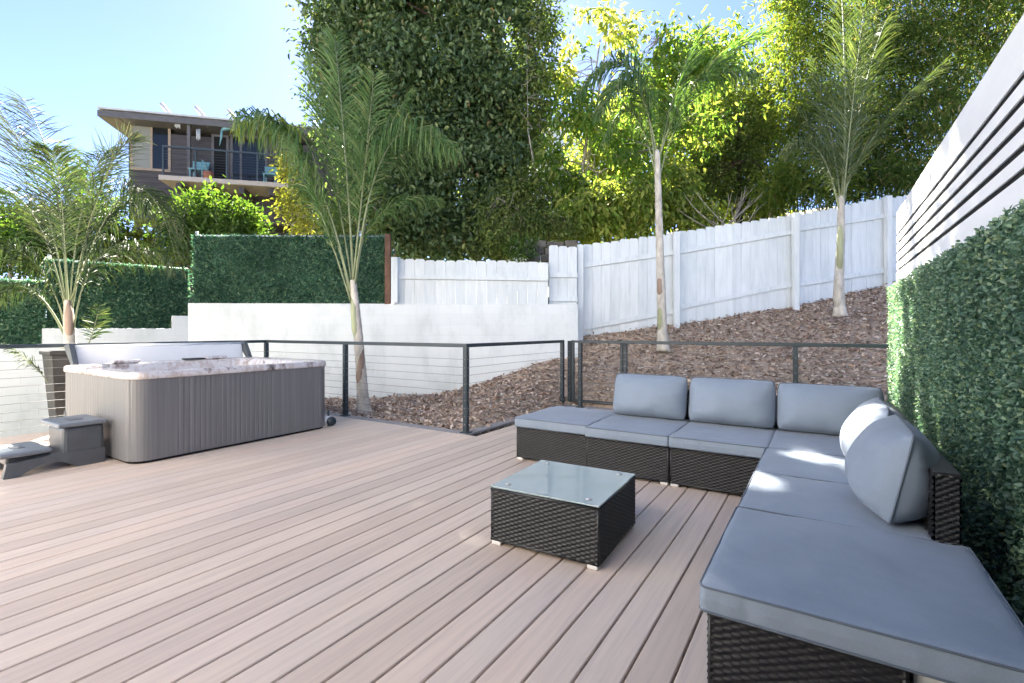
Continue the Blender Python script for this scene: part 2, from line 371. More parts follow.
# ------------------------------------------------------------------ deck
PITCH = .1483; X0 = -.743
mb = MB(); k0 = int((-7.95 - X0) / PITCH) - 1
for k in range(k0, 14):
    xa = X0 + k * PITCH + .0042; xb = xa + PITCH - .0084
    if xb > 1.1: break
    y1 = 7.2 if xa > -3.55 else 4.6
    segs = [-4.55]
    segs += [y1]
    for a, b in zip(segs[:-1], segs[1:]):
        c = .004
        prof = [(xa, -.025), (xa, -c), (xa + c, 0), (xb - c, 0), (xb, -c), (xb, -.025)]
        vs = [(x, a, z) for x, z in prof] + [(x, b, z) for x, z in prof]; m6 = 6
        mb.add(vs, [(i, i + 1, m6 + i + 1, m6 + i)[::-1] for i in range(5)] + [tuple(range(6)), tuple(range(11, 5, -1))])
dk = mb.build('deck', M['deck']); tag(dk, kind='structure')
mb = MB(); mb.box((-7.98, 4.606, -.028), (-3.56, 4.75, .001), .004); mb.box((-3.555, 7.206, -.028), (.9, 7.35, .001), .004)
mb.box((-3.70, 4.756, -.028), (-3.556, 7.35, .001), .004)
tag(mb.build('deck_border', M['border']), kind='structure')
tag(B('deck_frame', (-7.98, -4.55, -.3), (1.1, 4.74, -.05), M['joist']), kind='structure')
tag(B('deck_frame', (-3.68, 4.745, -.3), (.9, 7.34, -.05), M['joist']), kind='structure')

# ------------------------------------------------------------------ sofa, table
def weave(mb, o, du, Wd, Hh, n, pu=.027, ph=.0118, amp=.0042):
    o, du, n = Vector(o), Vector(du), Vector(n); nu = max(4, round(Wd / pu)) ; nr = max(3, round(Hh / ph)); su, sv = 4, 3
    NU, NV = nu * su + 1, nr * sv + 1; base = len(mb.v)
    i = np.arange(NU)[:, None]; j = np.arange(NV)[None, :]
    row = np.minimum(j // sv, nr - 1); fv = (j % sv) / sv
    h = amp * np.clip(1.5 * np.cos(math.pi * (i / su) + math.pi * row), -1, .85) * np.sin(math.pi * np.clip(fv + .12, 0, 1)) + .003 * np.sin(math.pi * fv) 
    U = i / (NU - 1) * Wd + 0 * j; Z = j / (NV - 1) * Hh + 0 * i
    X = np.stack([o.x + du.x * U + n.x * h, o.y + du.y * U + n.y * h, o.z + Z + 0 * h], -1).reshape(-1, 3)
    fl = du.cross(Vector((0, 0, 1))).dot(n) > 0
    fs = []
    for a in range(NU - 1):
        for b in range(NV - 1):
            q = (a * NV + b, (a + 1) * NV + b, (a + 1) * NV + b + 1, a * NV + b + 1); fs.append(q if fl else q[::-1])
    mb.add(X.tolist(), fs, True)
def wicker_box(parent, x0, x1, y0, y1, z0, z1, name='wicker_body', ph=.0118, pu=.027, A=None):
    mb = MB(); i = .006
    weave(mb, (x0 + i, y0, z0), (1, 0, 0), x1 - x0 - 2 * i, z1 - z0, (0, -1, 0), pu, ph)
    weave(mb, (x0 + i, y1, z0), (1, 0, 0), x1 - x0 - 2 * i, z1 - z0, (0, 1, 0), pu, ph)
    weave(mb, (x0, y0 + i, z0), (0, 1, 0), y1 - y0 - 2 * i, z1 - z0, (-1, 0, 0), pu, ph)
    weave(mb, (x1, y0 + i, z0), (0, 1, 0), y1 - y0 - 2 * i, z1 - z0, (1, 0, 0), pu, ph)
    mb.box((x0 + .008, y0 + .008, z0 + .002), (x1 - .008, y1 - .008, z1 - .002))
    fr = MB(); r = .009
    for x in (x0 + r * .6, x1 - r * .6):
        for y in (y0 + r * .6, y1 - r * .6): fr.tube([(x, y, z0 - .002), (x, y, z1)], r, 6)
    for z in (z0, z1 - .004):
        for y in (y0 + r * .4, y1 - r * .4): fr.tube([(x0, y, z), (x1, y, z)], r, 6)
        for x in (x0 + r * .4, x1 - r * .4): fr.tube([(x, y0, z), (x, y1, z)], r, 6)
    if A is not None:
        mb.v = [tuple(A @ Vector(p)) for p in mb.v]; fr.v = [tuple(A @ Vector(p)) for p in fr.v]
    mb.build(name, M['wicker'], parent); fr.build('edge_frame', M['wframe'], parent)
def feet(parent, x0, x1, y0, y1, h, A=None):
    for x in (x0, x1 - .07):
        for y in (y0, y1 - .05):
            B('foot', (x + .005, y - .004 if y == y0 else y + .004, 0.001), (x + .065, y + .046 if y == y0 else y + .054, h), M['foot'], parent, .006, A)
def cushion(label, x0, x1, y0, y1, z0, z1, seed, puff=.008):
    t = thing('seat_cushion', ((x0 + x1) / 2, (y0 + y1) / 2, z0), label, 'cushion', 'seat cushions of the outdoor sofa')
    bm = bmesh.new(); bmesh.ops.create_cube(bm, size=2)
    bmesh.ops.subdivide_edges(bm, edges=bm.edges[:], cuts=32, use_grid_fill=True)
    hx, hy, hz = (x1 - x0) / 2, (y1 - y0) / 2, (z1 - z0) / 2; r = .011
    for q in bm.verts:
        u, v, wz = q.co
        p = Vector((u * hx, v * hy, wz * hz)); c = Vector((max(-hx + r, min(hx - r, p.x)), max(-hy + r, min(hy - r, p.y)), max(-hz + r, min(hz - r, p.z))))
        d = p - c; p = c + d.normalized() * r if d.length > 1e-6 else p
        e = (1 - abs(u) ** 3) * (1 - abs(v) ** 3)
        if wz > .9: p.z += puff * e
        k = (1 - abs(wz)) 
        s = .004 * k
        if abs(u) > .9: p.x += math.copysign(s, u)
        if abs(v) > .9: p.y += math.copysign(s, v)
        nz = mnoise.noise(Vector((p.x * 5 + seed, p.y * 5, p.z * 6))) * .006 + mnoise.noise(Vector((p.x * 16 + seed, p.y * 16, p.z * 5))) * .0035
        if wz > .9: p.z += nz
        elif abs(v) > .9: p.y += mnoise.noise(Vector((p.x * 24 + seed, 0, p.z * 4))) * .012 * k
        elif abs(u) > .9: p.x += mnoise.noise(Vector((p.y * 24 + seed, 3, p.z * 6))) * .005 * k
        q.co = p + Vector((0, 0, hz))
    me = bpy.data.meshes.new('cover'); bm.to_mesh(me); bm.free(); me.polygons.foreach_set('use_smooth', [True] * len(me.polygons))
    link('cover', me, M['fabric'], t)
    for z in (z1 - .006, z0 + .006):
        pts = []; rr = .022; ex = .002
        for cx_, cy_, a0 in ((x1 - rr, y1 - rr, 0), (x0 + rr, y1 - rr, 90), (x0 + rr, y0 + rr, 180), (x1 - rr, y0 + rr, 270)):
            for a in range(0, 91, 15):
                q = math.radians(a0 + a); pts.append((cx_ + (rr + ex) * math.cos(q), cy_ + (rr + ex) * math.sin(q), z + .0015 * math.sin(a0)))
        MB().tube(pts, .0042, 5, closed=True).build('piping', M['piping'], t)
    return t
def pillow(label, pos, ang, tilt, w_, h_, T, seed):
    t = thing('back_pillow', pos, label, 'pillow', 'back pillows of the outdoor sofa'); n = 26
    A = Matrix.Rotation(ang, 4, 'Z') @ Matrix.Rotation(tilt, 4, 'X')
    def pt(u, v, side):
        px_ = w_ / 2 * u * (1 - .045 * (1 - v * v) * u * u); pz = h_ / 2 + h_ / 2 * v * (1 - .06 * (1 - u * u) * v * v)
        th = T * (max(0, 1 - abs(u) ** 2.7) * max(0, 1 - abs(v) ** 2.7)) ** .62 * (1 - .22 * v)
        e = (1 - abs(u)) ; ed = max(abs(u), abs(v)) ** 4
        cr_ = 1 - .09 * (u * u * v * v) ** 1.5; px_ *= cr_; pz = h_ / 2 + (pz - h_ / 2) * cr_
        wr = mnoise.noise(Vector((px_ * 7 + seed, pz * 7, side))) * .016 + mnoise.noise(Vector((px_ * 19 + seed, pz * 9, side))) * .005
        along = v if abs(u) > abs(v) else u
        wr += mnoise.noise(Vector((along * 9 + seed, side * 5, 0))) * .03 * ed * (1 - max(abs(u), abs(v)) ** 12)
        return Vector((px_, side * (th * .5 + (wr if th > .01 else 0)) , pz))
    vs = []; fs = []
    for side in (-1, 1):
        b = len(vs)
        for i in range(n + 1):
            for j in range(n + 1):
                u = math.sin((i / n - .5) * math.pi) * .6 + (2 * i / n - 1) * .4; v = math.sin((j / n - .5) * math.pi) * .6 + (2 * j / n - 1) * .4
                vs.append(A @ pt(u, v, side) + Vector(pos))
        for i in range(n):
            for j in range(n):
                q = (b + i * (n + 1) + j, b + (i + 1) * (n + 1) + j, b + (i + 1) * (n + 1) + j + 1, b + i * (n + 1) + j + 1); fs.append(q if side < 0 else q[::-1])
    MB().add(vs, fs, True).build('cover', M['fabric'], t)
    pts = []
    for k in range(80):
        q = k / 20; s = q % 1 * 2 - 1; e = int(q)
        u, v = ((s, -1), (1, s), (-s, 1), (-1, -s))[e]; p = pt(u, v, 1); p.y = 0; pts.append(A @ p + Vector(pos))
    MB().tube(pts, .005, 5, closed=True).build('piping', M['piping'], t)
ZB0, ZB1, ZC1 = .03, .312, .405
SG = 'wicker modules of the outdoor sofa'
def module(label, x0, x1, y0, y1, back=(), cat='sofa module', name='sofa_module'):
    t = thing(name, ((x0 + x1) / 2, (y0 + y1) / 2, 0), label, cat, SG)
    wicker_box(t, x0, x1, y0, y1, ZB0, ZB1); feet(t, x0, x1, y0, y1, ZB0 - .002)
    for s in back:
        bx = MB()
        if s == 'n': a, b = (x0, y1 - .08, ZB1 + .004), (x1, y1, .675)
        if s == 'e': a, b = (x1 - .08, y0, ZB1 + .004), (x1, (y1 if 'n' not in back else y1 - .084), .675)
        tt = MB(); weave(tt, (a[0] + .004, a[1], a[2]), (1, 0, 0), b[0] - a[0] - .008, b[2] - a[2] - .004, (0, -1, 0))
        weave(tt, (a[0] + .004, b[1], a[2]), (1, 0, 0), b[0] - a[0] - .008, b[2] - a[2] - .004, (0, 1, 0))
        weave(tt, (a[0], a[1] + .004, a[2]), (0, 1, 0), b[1] - a[1] - .008, b[2] - a[2] - .004, (-1, 0, 0))
        weave(tt, (b[0], a[1] + .004, a[2]), (0, 1, 0), b[1] - a[1] - .008, b[2] - a[2] - .004, (1, 0, 0))
        tt.box((a[0] + .008, a[1] + .008, a[2]), (b[0] - .008, b[1] - .008, b[2] - .012))
        bk = tt.build('backrest', M['wicker'], t)
        # wound strands over the top rim
        rm = MB(); ln = (b[0] - a[0]) if s == 'n' else (b[1] - a[1]); k = int(ln / .016)
        for i in range(k):
            c = i / k * ln
            if s == 'n': rm.box((a[0] + c, a[1] - .003, b[2] - .012), (a[0] + c + .0145, b[1] + .003, b[2] + .004), .003)
            else: rm.box((a[0] - .003, a[1] + c, b[2] - .012), (b[0] + .003, a[1] + c + .0145, b[2] + .004), .003)
        rm.build('top_rim', M['wframe'], bk)
    return t
GX = .005
module('black wicker footstool base at the far left end of the sofa', -2.475, -1.745, 3.99, 4.83, (), 'footstool', 'wicker_footstool')
module('black wicker seat beside the far footstool, behind the glass table', -1.735, -1.03, 3.95, 4.83, 'n')
module('black wicker seat next to the sofa corner in the far row', -1.02, -.335, 3.95, 4.83, 'n')
module('black wicker corner unit of the sofa with two backrests', -.325, .455, 3.95, 4.83, 'ne')
module('black wicker seat just in front of the sofa corner along the hedge', -.325, .455, 3.235, 3.94, 'e')
module('black wicker seat along the hedge whose woven backrest end is seen beside the nearest pillow', -.325, .455, 2.535, 3.225, 'e')
module('large black wicker footstool base nearest the camera', -.318, .20, 1.715, 2.525, (), 'footstool', 'wicker_footstool')
cushion('slate seat cushion on the far left footstool', -2.485, -1.742, 3.97, 4.83, ZB1 + .004, ZC1, 1)
cushion('slate seat cushion under the leftmost back pillow', -1.738, -1.026, 3.92, 4.745, ZB1 + .004, ZC1, 2)
cushion('slate seat cushion of the far row next to the corner', -1.022, -.331, 3.92, 4.745, ZB1 + .004, ZC1, 3)
cushion('slate seat cushion in the corner of the sofa', -.327, .372, 3.925, 4.745, ZB1 + .004, ZC1, 4)
cushion('slate seat cushion just in front of the corner with a bright sun streak', -.335, .372, 3.235, 3.917, ZB1 + .004, ZC1, 5)
cushion('slate seat cushion under the nearest pillow', -.335, .372, 2.54, 3.228, ZB1 + .004, ZC1, 6)
cushion('large slate cushion on the footstool nearest the camera', -.34, .478, 1.69, 2.532, ZB1 + .004, ZC1 + .002, 7, .01)
tl = math.radians(-13)
pillow('slate back pillow standing at the left end of the far row', (-1.39, 4.58, .41), 0, tl, .72, .42, .30, 11)
pillow('slate back pillow in the middle of the far row', (-.675, 4.58, .41), 0, tl, .72, .42, .30, 12)
pillow('slate back pillow at the right of the far row in the corner', (.04, 4.58, .41), 0, tl, .74, .41, .30, 13)
tl2 = math.radians(-12)
pillow('sunlit slate pillow leaning on the hedge side back behind the nearest pillow', (.22, 3.62, .41), -math.pi / 2, tl2, .69, .42, .30, 14)
pillow('slate pillow nearest the camera leaning on the hedge side back', (.235, 2.88, .41), -math.pi / 2, tl2, .66, .42, .33, 15)
# pale streaked block under the overhanging cushion
t = thing('wooden_block', (.34, 2.0, 0), 'whitewashed wooden block under the overhanging cushion nearest the camera', 'wooden block')
MB().box((.215, 1.75, .001), (.45, 2.48, .322), .008).build('block', M['crate'], t)
# coffee table
A = rotz(math.radians(2.2), (-1.31, 2.67, 0))
t = thing('coffee_table', (-1.31, 2.67, 0), 'square black wicker coffee table with a pale glass top', 'coffee table')
wicker_box(t, -1.635, -.98, 2.345, 2.995, .03, .322, A=A); feet(t, -1.635, -.98, 2.345, 2.995, .028, A)
gl = B('glass_top', (-1.638, 2.342, .3285), (-.977, 2.998, .3365), M['glass'], t, .002, A)
for x in (-1.56, -1.06):
    for y in (2.41, 2.93):
        p = A @ Vector((x, y, .3375)); MB().tube([p, p + Vector((0, 0, .0025))], .016, 12).build('suction_pad', M['foot'], t)

# ------------------------------------------------------------------ railings
def post(parent, x, y, z0=0., z1=1.03, s=.029, mat=None, name='post', holes=True):
    p = B(name, (x - s, y - s, z0 + .001), (x + s, y + s, z1), mat or M['steel'], parent, .004)
    B('base_plate', (x - .055, y - .055, z0 + .0015), (x + .055, y + .055, z0 + .014), mat or M['steel'], p, .003)
    if holes:
        mb = MB()
        for k in range(9):
            z = z0 + .1 + k * .098
            for dx, dy in ((1, 0), (0, -1), (-1, 0), (0, 1)):
                c = Vector((x + dx * s, y + dy * s, z)); mb.tube([c, c + Vector((dx, dy, 0)) * .006], .007, 6)
        mb.build('cable_fitting', M['cable'], p)
    return p
def cables(parent, a, b, z0=.1):
    for k in range(9):
        MB().tube([(a[0], a[1], z0 + k * .098), (b[0], b[1], z0 + k * .098)], .0028, 5).build('cable', M['cable'], parent)
def rail(parent, a, b, z=1.03, mat=None, wd=.028):
    a, b = Vector(a), Vector(b); d = b - a; ang = math.atan2(d.y, d.x); Lh = d.length
    A = Matrix.Translation((a.x, a.y, 0)) @ Matrix.Rotation(ang, 4, 'Z')
    MB().box((0, -wd, z), (Lh, wd, z + .045), .006, A).build('top_rail', mat or M['steel'], parent)
RG = 'dark cable railings round the deck'
t = thing('cable_railing', (-7.82, 0, 0), 'dark cable railing along the left deck edge behind the hot tub', 'railing', RG)
post(t, -7.82, 2.75); post(t, -7.82, -1.2); rail(t, (-7.82, -3, 0), (-7.82, 4.67, 0)); cables(t, (-7.82, -3), (-7.82, 4.67))
t = thing('cable_railing', (-5.7, 4.69, 0), 'dark cable railing running from the hot tub to the deck corner by the palm', 'railing', RG)
for x in (-7.82, -5.83, -3.63): post(t, x, 4.69)
rail(t, (-7.846, 4.69, 0), (-3.602, 4.69, 0)); cables(t, (-7.82, 4.69), (-3.63, 4.69))
t = thing('cable_railing', (-3.63, 6, 0), 'short dark cable railing receding from the deck corner to the gate', 'railing', RG)
post(t, -3.63, 7.28); rail(t, (-3.63, 4.72, 0), (-3.63, 7.306, 0)); cables(t, (-3.63, 4.7), (-3.63, 7.28))
t = thing('cable_railing', (-1.5, 7.2, 0), 'dark cable railing behind the sofa with a sunlit grey left end', 'railing', RG)
post(t, -3.27, 7.2); post(t, -.285, 7.2); rail(t, (-3.3, 7.2, 0), (.68, 7.2, 0)); cables(t, (-3.27, 7.2), (.68, 7.2))
t = thing('garden_gate', (-3.1, 7.42, 0), 'dark metal framed cable gate between the railing and the bark slope', 'gate')
fr = MB(); x0, x1, y = -3.5, -2.66, 7.42
for x in (x0, x1): fr.box((x - .022, y - .022, .05), (x + .022, y + .022, 1.07), .004)
fr.box((x0 + .0225, y - .02, 1.03), (x1 - .0225, y + .02, 1.068), .004); fr.box((x0 + .0225, y - .02, .055), (x1 - .0225, y + .02, .095), .004)
fr.build('gate_frame', M['steel'], t); cables(t, (x0, y), (x1, y), .15)
post(t, -3.56, 7.42, 0, 1.06); post(t, -2.6, 7.42, 0, 1.06)

# ------------------------------------------------------------------ right wall and hedge
t = thing('plank_wall', (.74, 3, 0), 'tall white plank wall with dark slots above the leafy panel', 'wall')
B('lower_panel', (.74, -2, 0), (.88, 7.3, 1.915), M['whitepaint'], t)
zs = [1.915, 2.02, 2.125, 2.23, 2.335]
for i, z in enumerate(zs):
    z1 = zs[i + 1] - 0 if i < 4 else 2.62
    B('plank', (.742, -2, z + .036), (.753, 7.297, z1), M['whitepaint'], t, .002)
B('backing', (.7545, -2, 1.917), (.86, 7.25, 2.6), M['black'], t); B('end_post', (.7545, 7.2515, 1.917), (.87, 7.298, 2.61), M['whitepaint'], t)  # near black sheet added behind the slots for the dark beyond them
t = thing('artificial_hedge', (.7, 3, 0), 'dense artificial boxwood hedge panel on the white plank wall beside the sofa', 'hedge')
B('backing_mat', (.69, .3, .02), (.735, 7.28, 1.72), simple('hedge_backing', (.05, .10, .07), .9), t)
n = 88000
y = .35 + 6.93 * rng.random(n) ** 1.25; z = rng.uniform(.03, 1.74, n)
x = .69 - .03 * rng.random(n) + .02 * np.array([mnoise.noise(Vector((a * 6, b * 6, 0))) for a, b in zip(y, z)])
D = randdir(n) * .9 + np.array([-.45, 0, .1]); N = np.array([-1., 0, .3]) + rng.normal(size=(n, 3)) * .55
sz = rng.uniform(.015, .029, n)
leaves('foliage', np.stack([x, y, z], 1), D, N, sz, sz * .62, M['lf_hedge'], t, .15, .15)

# ------------------------------------------------------------------ retaining wall, hedge screens
def frame(p, q):                      # local frame along p->q
    d = Vector((q[0] - p[0], q[1] - p[1], 0)); ang = math.atan2(d.y, d.x)
    return ang, d.length
def wallobj(name, p, ang, outline, th, mat, parent):   # outline (s, z); front face on the line, body behind it
    n = len(outline); vs = [(s, 0, z) for s, z in outline] + [(s, th, z) for s, z in outline]
    fs = [tuple(range(n)), tuple(range(2 * n - 1, n - 1, -1))] + [(i, n + i, n + (i + 1) % n, (i + 1) % n) for i in range(n)]
    me = bpy.data.meshes.new(name); me.from_pydata(vs, [], fs); me.update()
    o = link(name, me, mat, parent); o.location = Vector((p[0], p[1], 0)) - (wloc(parent) if parent else Vector()); o.rotation_euler = (0, 0, ang); return o
VW = 9.0
c0 = at(188, VW); c1 = at(578, VW + .12)
t = thing('retaining_wall', (c0[0], c0[1], 0), 'stepped white painted block retaining wall behind the hot tub', 'wall')
ang, ln = frame(c0, c1)
wallobj('wall', c0, ang, [(0, -1), (ln, -1), (ln, 1.72), (0, 1.735)], .18, M['block'], t)
# left flight, nearer to the left
LU0 = ((188 - 512) / FL) * VW
def left_pt(px):
    k = (px - 512) / FL; tt = (LU0 - k * VW) / (1.137 - k) ; return (LU0 - 1.137 * tt, VW - tt)
def left_s(px):
    a = left_pt(px); return math.hypot(a[0] - LU0, a[1] - VW)
e = left_pt(-80); pl = W(*e); angL, lnL = frame(pl, c0); S = lambda px: lnL - left_s(px)
wallobj('wall', pl, angL, [(0, -1), (lnL, -1), (lnL, 1.50), (S(172), 1.50), (S(172), 1.265), (S(42), 1.265), (S(42), 1.01), (0, 1.01)], .18, M['block'], t)
def screen(label, p, ang, s0, s1, z0, z1, n, off=.12):
    ca, sa = math.cos(ang), math.sin(ang); nx, ny = -sa, ca
    org = (p[0] + nx * off, p[1] + ny * off)
    t = thing('hedge_screen', (org[0] + ca * s0, org[1] + sa * s0, z0), label, 'hedge screen', 'artificial hedge screens on the retaining wall')
    A = Matrix.Translation((org[0], org[1], 0)) @ Matrix.Rotation(ang, 4, 'Z')
    MB().box((s0, .02, z0), (s1, .05, z1), 0, A).build('backing_mat', bpy.data.materials['hedge_backing'], t)
    MB().tube([A @ Vector((s0, .035, z1 + .012)), A @ Vector((s1, .035, z1 + .012))], .02, 8).build('top_rail', M['galv'], t)
    MB().tube([A @ Vector((s0 + .03, .06, z0)), A @ Vector((s0 + .03, .06, z1 + .1))], .025, 8).build('post', M['galv'], t)
    s = rng.uniform(s0, s1, n); z = rng.uniform(z0, z1, n); d = rng.uniform(-.015, .025, n)
    P = np.stack([org[0] + ca * s + nx * d, org[1] + sa * s + ny * d, z], 1)
    D = randdir(n) + np.array([-nx * .6, -ny * .6, .35]); N = np.array([-nx, -ny, .3]) + rng.normal(size=(n, 3)) * .5
    ll = rng.uniform(.04, .085, n); leaves('foliage', P, D, N, ll, ll * .36, M['lf_turf'], t, .2, .2)
screen('tallest green hedge screen, on the high wall between the house and the short white fence', c0, ang, .02, (385 - 188) / FL * VW, 1.73, zat(236, VW + .1), 14000)
screen('middle green hedge screen behind the left palm', pl, angL, S(46), lnL + .02, 1.27, 2.36, 14000)
screen('lowest green hedge screen at the far left edge', pl, angL, 0, S(46) - .01, 1.01, 2.0, 7000)
p = at(388, VW + .1); t = thing('fence_post', (p[0], p[1], 1.7), 'rusty brown post between the hedge screen and the short white fence', 'post')
A = rotz(TH, (p[0], p[1], 0)); MB().box((p[0] - .05, p[1] - .05, 1.72), (p[0] + .05, p[1] + .05, 3.02), .006, A).build('post', M['rust'], t)

# ------------------------------------------------------------------ white picket fence
def pickets(parent, p, q, b0, b1, t0, t1, pw=.186, gap=.0035, th=.02, jit=.012):
    a, b = Vector((p[0], p[1], 0)), Vector((q[0], q[1], 0)); d = b - a; ln = d.length; d.normalize(); nrm = Vector((-d.y, d.x, 0))
    k = max(1, round(ln / (pw + gap))); st = ln / k; mb = MB()
    for i in range(k):
        s0, s1 = i * st + gap / 2, (i + 1) * st - gap / 2; f = (i + .5) / k
        zb = b0 + (b1 - b0) * f - .05; zt = t0 + (t1 - t0) * f + rnd.uniform(-jit, jit); c = .03; o = rnd.uniform(0, .006)
        pr = [(s0, zb), (s1, zb), (s1, zt - c), (s1 - c, zt), (s0 + c, zt), (s0, zt - c)]
        vs = [a + d * s + nrm * o + Vector((0, 0, z)) for s, z in pr] + [a + d * s + nrm * (o + th) + Vector((0, 0, z)) for s, z in pr]
        mb.add(vs, [tuple(range(6)), tuple(range(11, 5, -1))] + [(j, 6 + j, 6 + (j + 1) % 6, (j + 1) % 6) for j in range(6)])
    return mb.build('picket_panel', M['white'], parent)
def frail(parent, p, q, z0, z1, w_=.045, h=.09):
    a, b = Vector((p[0], p[1], 0)), Vector((q[0], q[1], 0)); d = (b - a).normalized(); n = Vector((-d.y, d.x, 0)); mb = MB(); vs = []
    for P_, z in ((a, z0), (b, z1)):
        for o, dz in ((-w_, -h / 2), (-.001, -h / 2), (-.001, h / 2), (-w_, h / 2)): vs.append(P_ + n * o + Vector((0, 0, z + dz)))
    mb.add(vs, [(0, 1, 2, 3), (7, 6, 5, 4), (0, 4, 5, 1), (1, 5, 6, 2), (2, 6, 7, 3), (3, 7, 4, 0)]); mb.build('rail', M['white'], parent)
def fpost(parent, p, z0, z1, s=.05):
    MB().box((p[0] - s, p[1] - s, z0), (p[0] + s, p[1] + s, z1), .006, rotz(TH, (p[0], p[1], 0))).build('post', M['white'], parent)
t = thing('picket_fence', (*at(392, VW + .12), 1.72), 'short white picket fence standing on top of the block wall', 'fence')
a, b = at(394, VW + .1), at(548, VW + .13)
pickets(t, a, b, 1.78, 1.76, zat(259, 9.1), zat(262, 9.13)); frail(t, a, b, zat(277, 9.1), zat(279, 9.1), .04, .07)
fpost(t, at(395, VW + .03), 1.74, zat(258, 9.1), .06)
t = thing('wooden_fence', (*at(580, 9.6), 1.1), 'tall white board fence climbing along the top of the bark slope', 'fence')
a, b = at(549, 9.3), at(577, 9.35)
pickets(t, a, b, .5, .7, zat(245, 9.3), zat(247, 9.3)); frail(t, a, b, zat(275, 9.3), zat(275, 9.3)); frail(t, a, b, zat(299, 9.3), zat(299, 9.3))
bays = [((583, 9.62), (675, 9.72), 339, 325, 245, 233, 265.7, 252.5, 328, 311), ((678, 9.72), (795, 10.0), 325, 307, 232, 214.5, 252, 231.5, 307.5, 283.5),
        ((797, 10.0), (889, 10.4), 307, 282.5, 215, 196.5, 229.5, 215.3, 284.5, 269.8), ((889, 10.42), (1010, 11), 284, 262, 198, 180, 215, 205, 270, 256)]
for (p0, v0), (p1, v1), bb0, bb1, tt0, tt1, u0, u1, l0, l1 in bays:
    a, b = at(p0, v0), at(p1, v1)
    pickets(t, a, b, zat(bb0, v0) - .1, zat(bb1, v1) - .1, zat(tt0, v0), zat(tt1, v1), jit=.01)
    frail(t, a, b, zat(u0, v0), zat(u1, v1)); frail(t, a, b, zat(l0, v0), zat(l1, v1))
for px, v, yt, yb in ((580, 9.5, 245, 345), (676.5, 9.62, 232, 330), (795.5, 9.9, 213, 312), (888, 10.3, 196, 290)):
    fpost(t, at(px, v), zat(yb, v), zat(yt, v), .055)

# ------------------------------------------------------------------ hot tub
TX0, TX1, TY0, TY1 = -7.12, -5.29, 1.90, 4.02
def rrect(x0, x1, y0, y1, r, k=10):
    pts = []
    for cx_, cy_, a0 in ((x1 - r, y1 - r, 0), (x0 + r, y1 - r, 90), (x0 + r, y0 + r, 180), (x1 - r, y0 + r, 270)):
        for a in range(k + 1):
            q = math.radians(a0 + 90 * a / k); pts.append(Vector((cx_ + r * math.cos(q), cy_ + r * math.sin(q), 0)))
    return pts
def resample(pts, step):
    out = []; m = len(pts)
    for i in range(m):
        a, b = pts[i], pts[(i + 1) % m]; k = max(1, int((b - a).length / step))
        for j in range(k): out.append(a.lerp(b, j / k))
    return out
def loft(mb, rings, capb=False, capt=False, smooth=True):
    m = len(rings[0]); vs = [p for r in rings for p in r]
    fs = [(i * m + k, i * m + (k + 1) % m, (i + 1) * m + (k + 1) % m, (i + 1) * m + k) for i in range(len(rings) - 1) for k in range(m)]
    if capb: fs.append(tuple(range(m - 1, -1, -1)))
    if capt: fs.append(tuple((len(rings) - 1) * m + k for k in range(m)))
    mb.add(vs, fs, smooth)
def zring(pts, z): return [Vector((p.x, p.y, z)) for p in pts]
t = thing('hot_tub', ((TX0 + TX1) / 2, (TY0 + TY1) / 2, 0), 'grey slatted hot tub with a marbled rim on the deck', 'hot tub')
base = resample(rrect(TX0, TX1, TY0, TY1, .16, 8), .0125); cen = Vector(((TX0 + TX1) / 2, (TY0 + TY1) / 2, 0))
cab = []; acc = 0
for i, p in enumerate(base):
    a, b = base[i - 1], base[(i + 1) % len(base)]; tg = (b - a).normalized(); nr = Vector((tg.y, -tg.x, 0)); acc += (p - a).length if i else 0
    ph = (acc / .05) % 1; dd = .004 if ph < .14 else 0.
    cab.append(p - nr * dd)
mb = MB(); loft(mb, [zring(cab, .026), zring(cab, .79)], True, False, False); mb.build('cabinet', M['cabinet'], t)
ins = lambda d, r: resample(rrect(TX0 + d, TX1 - d, TY0 + d, TY1 - d, r, 8), .05)
mb = MB(); mb.add(*(lambda q: ([p for p in zring(q, .002)] + [p for p in zring(q, .027)], [(i, (i + 1) % len(q), len(q) + (i + 1) % len(q), len(q) + i) for i in range(len(q))]))(ins(.02, .15))); mb.build('plinth', M['black'], t)
def rr2(d, z, r=.17): return zring(rrect(TX0 + d, TX1 - d, TY0 + d, TY1 - d, r, 8), z)
mb = MB(); loft(mb, [rr2(-.004, .782), rr2(-.012, .784), rr2(-.015, .795), rr2(-.013, .838), rr2(.0, .850), rr2(.1, .848), rr2(.16, .844), rr2(.2, .83), rr2(.24, .62, .2), rr2(.26, .45, .2), rr2(.5, .44, .25), rr2(.54, .2, .25)], False, True)
sh = mb.build('shell', M['marble'], t)
B('shell_seat', (TX0 + .27, TY0 + .27, .452), (TX0 + .75, TY0 + .95, .60), M['marble'], sh, .05); B('shell_seat', (TX0 + .3, TY1 - 1.0, .452), (TX0 + .72, TY1 - .3, .66), M['marble'], sh, .05)
for x, y, dx, dy in ((TX0 + .13, TY0 + .55, .04, .14), (TX0 + .13, TY1 - .55, .04, .14), (TX0 + .7, TY0 + .13, .14, .04)):
    B('headrest', (x - dx, y - dy, .85), (x + dx, y + dy, .885), M['marble'], t, .012)
MB().box((TX0 + .08, TY1 - .95, .852), (TX0 + .17, TY1 - .7, .872), .008).build('control_panel', M['wframe'], t)
vn = []
for k in range(16): q = k / 16 * 2 * math.pi; vn.append((TX0 + .13 + .035 * math.cos(q), .30 + .06 * math.sin(q)))
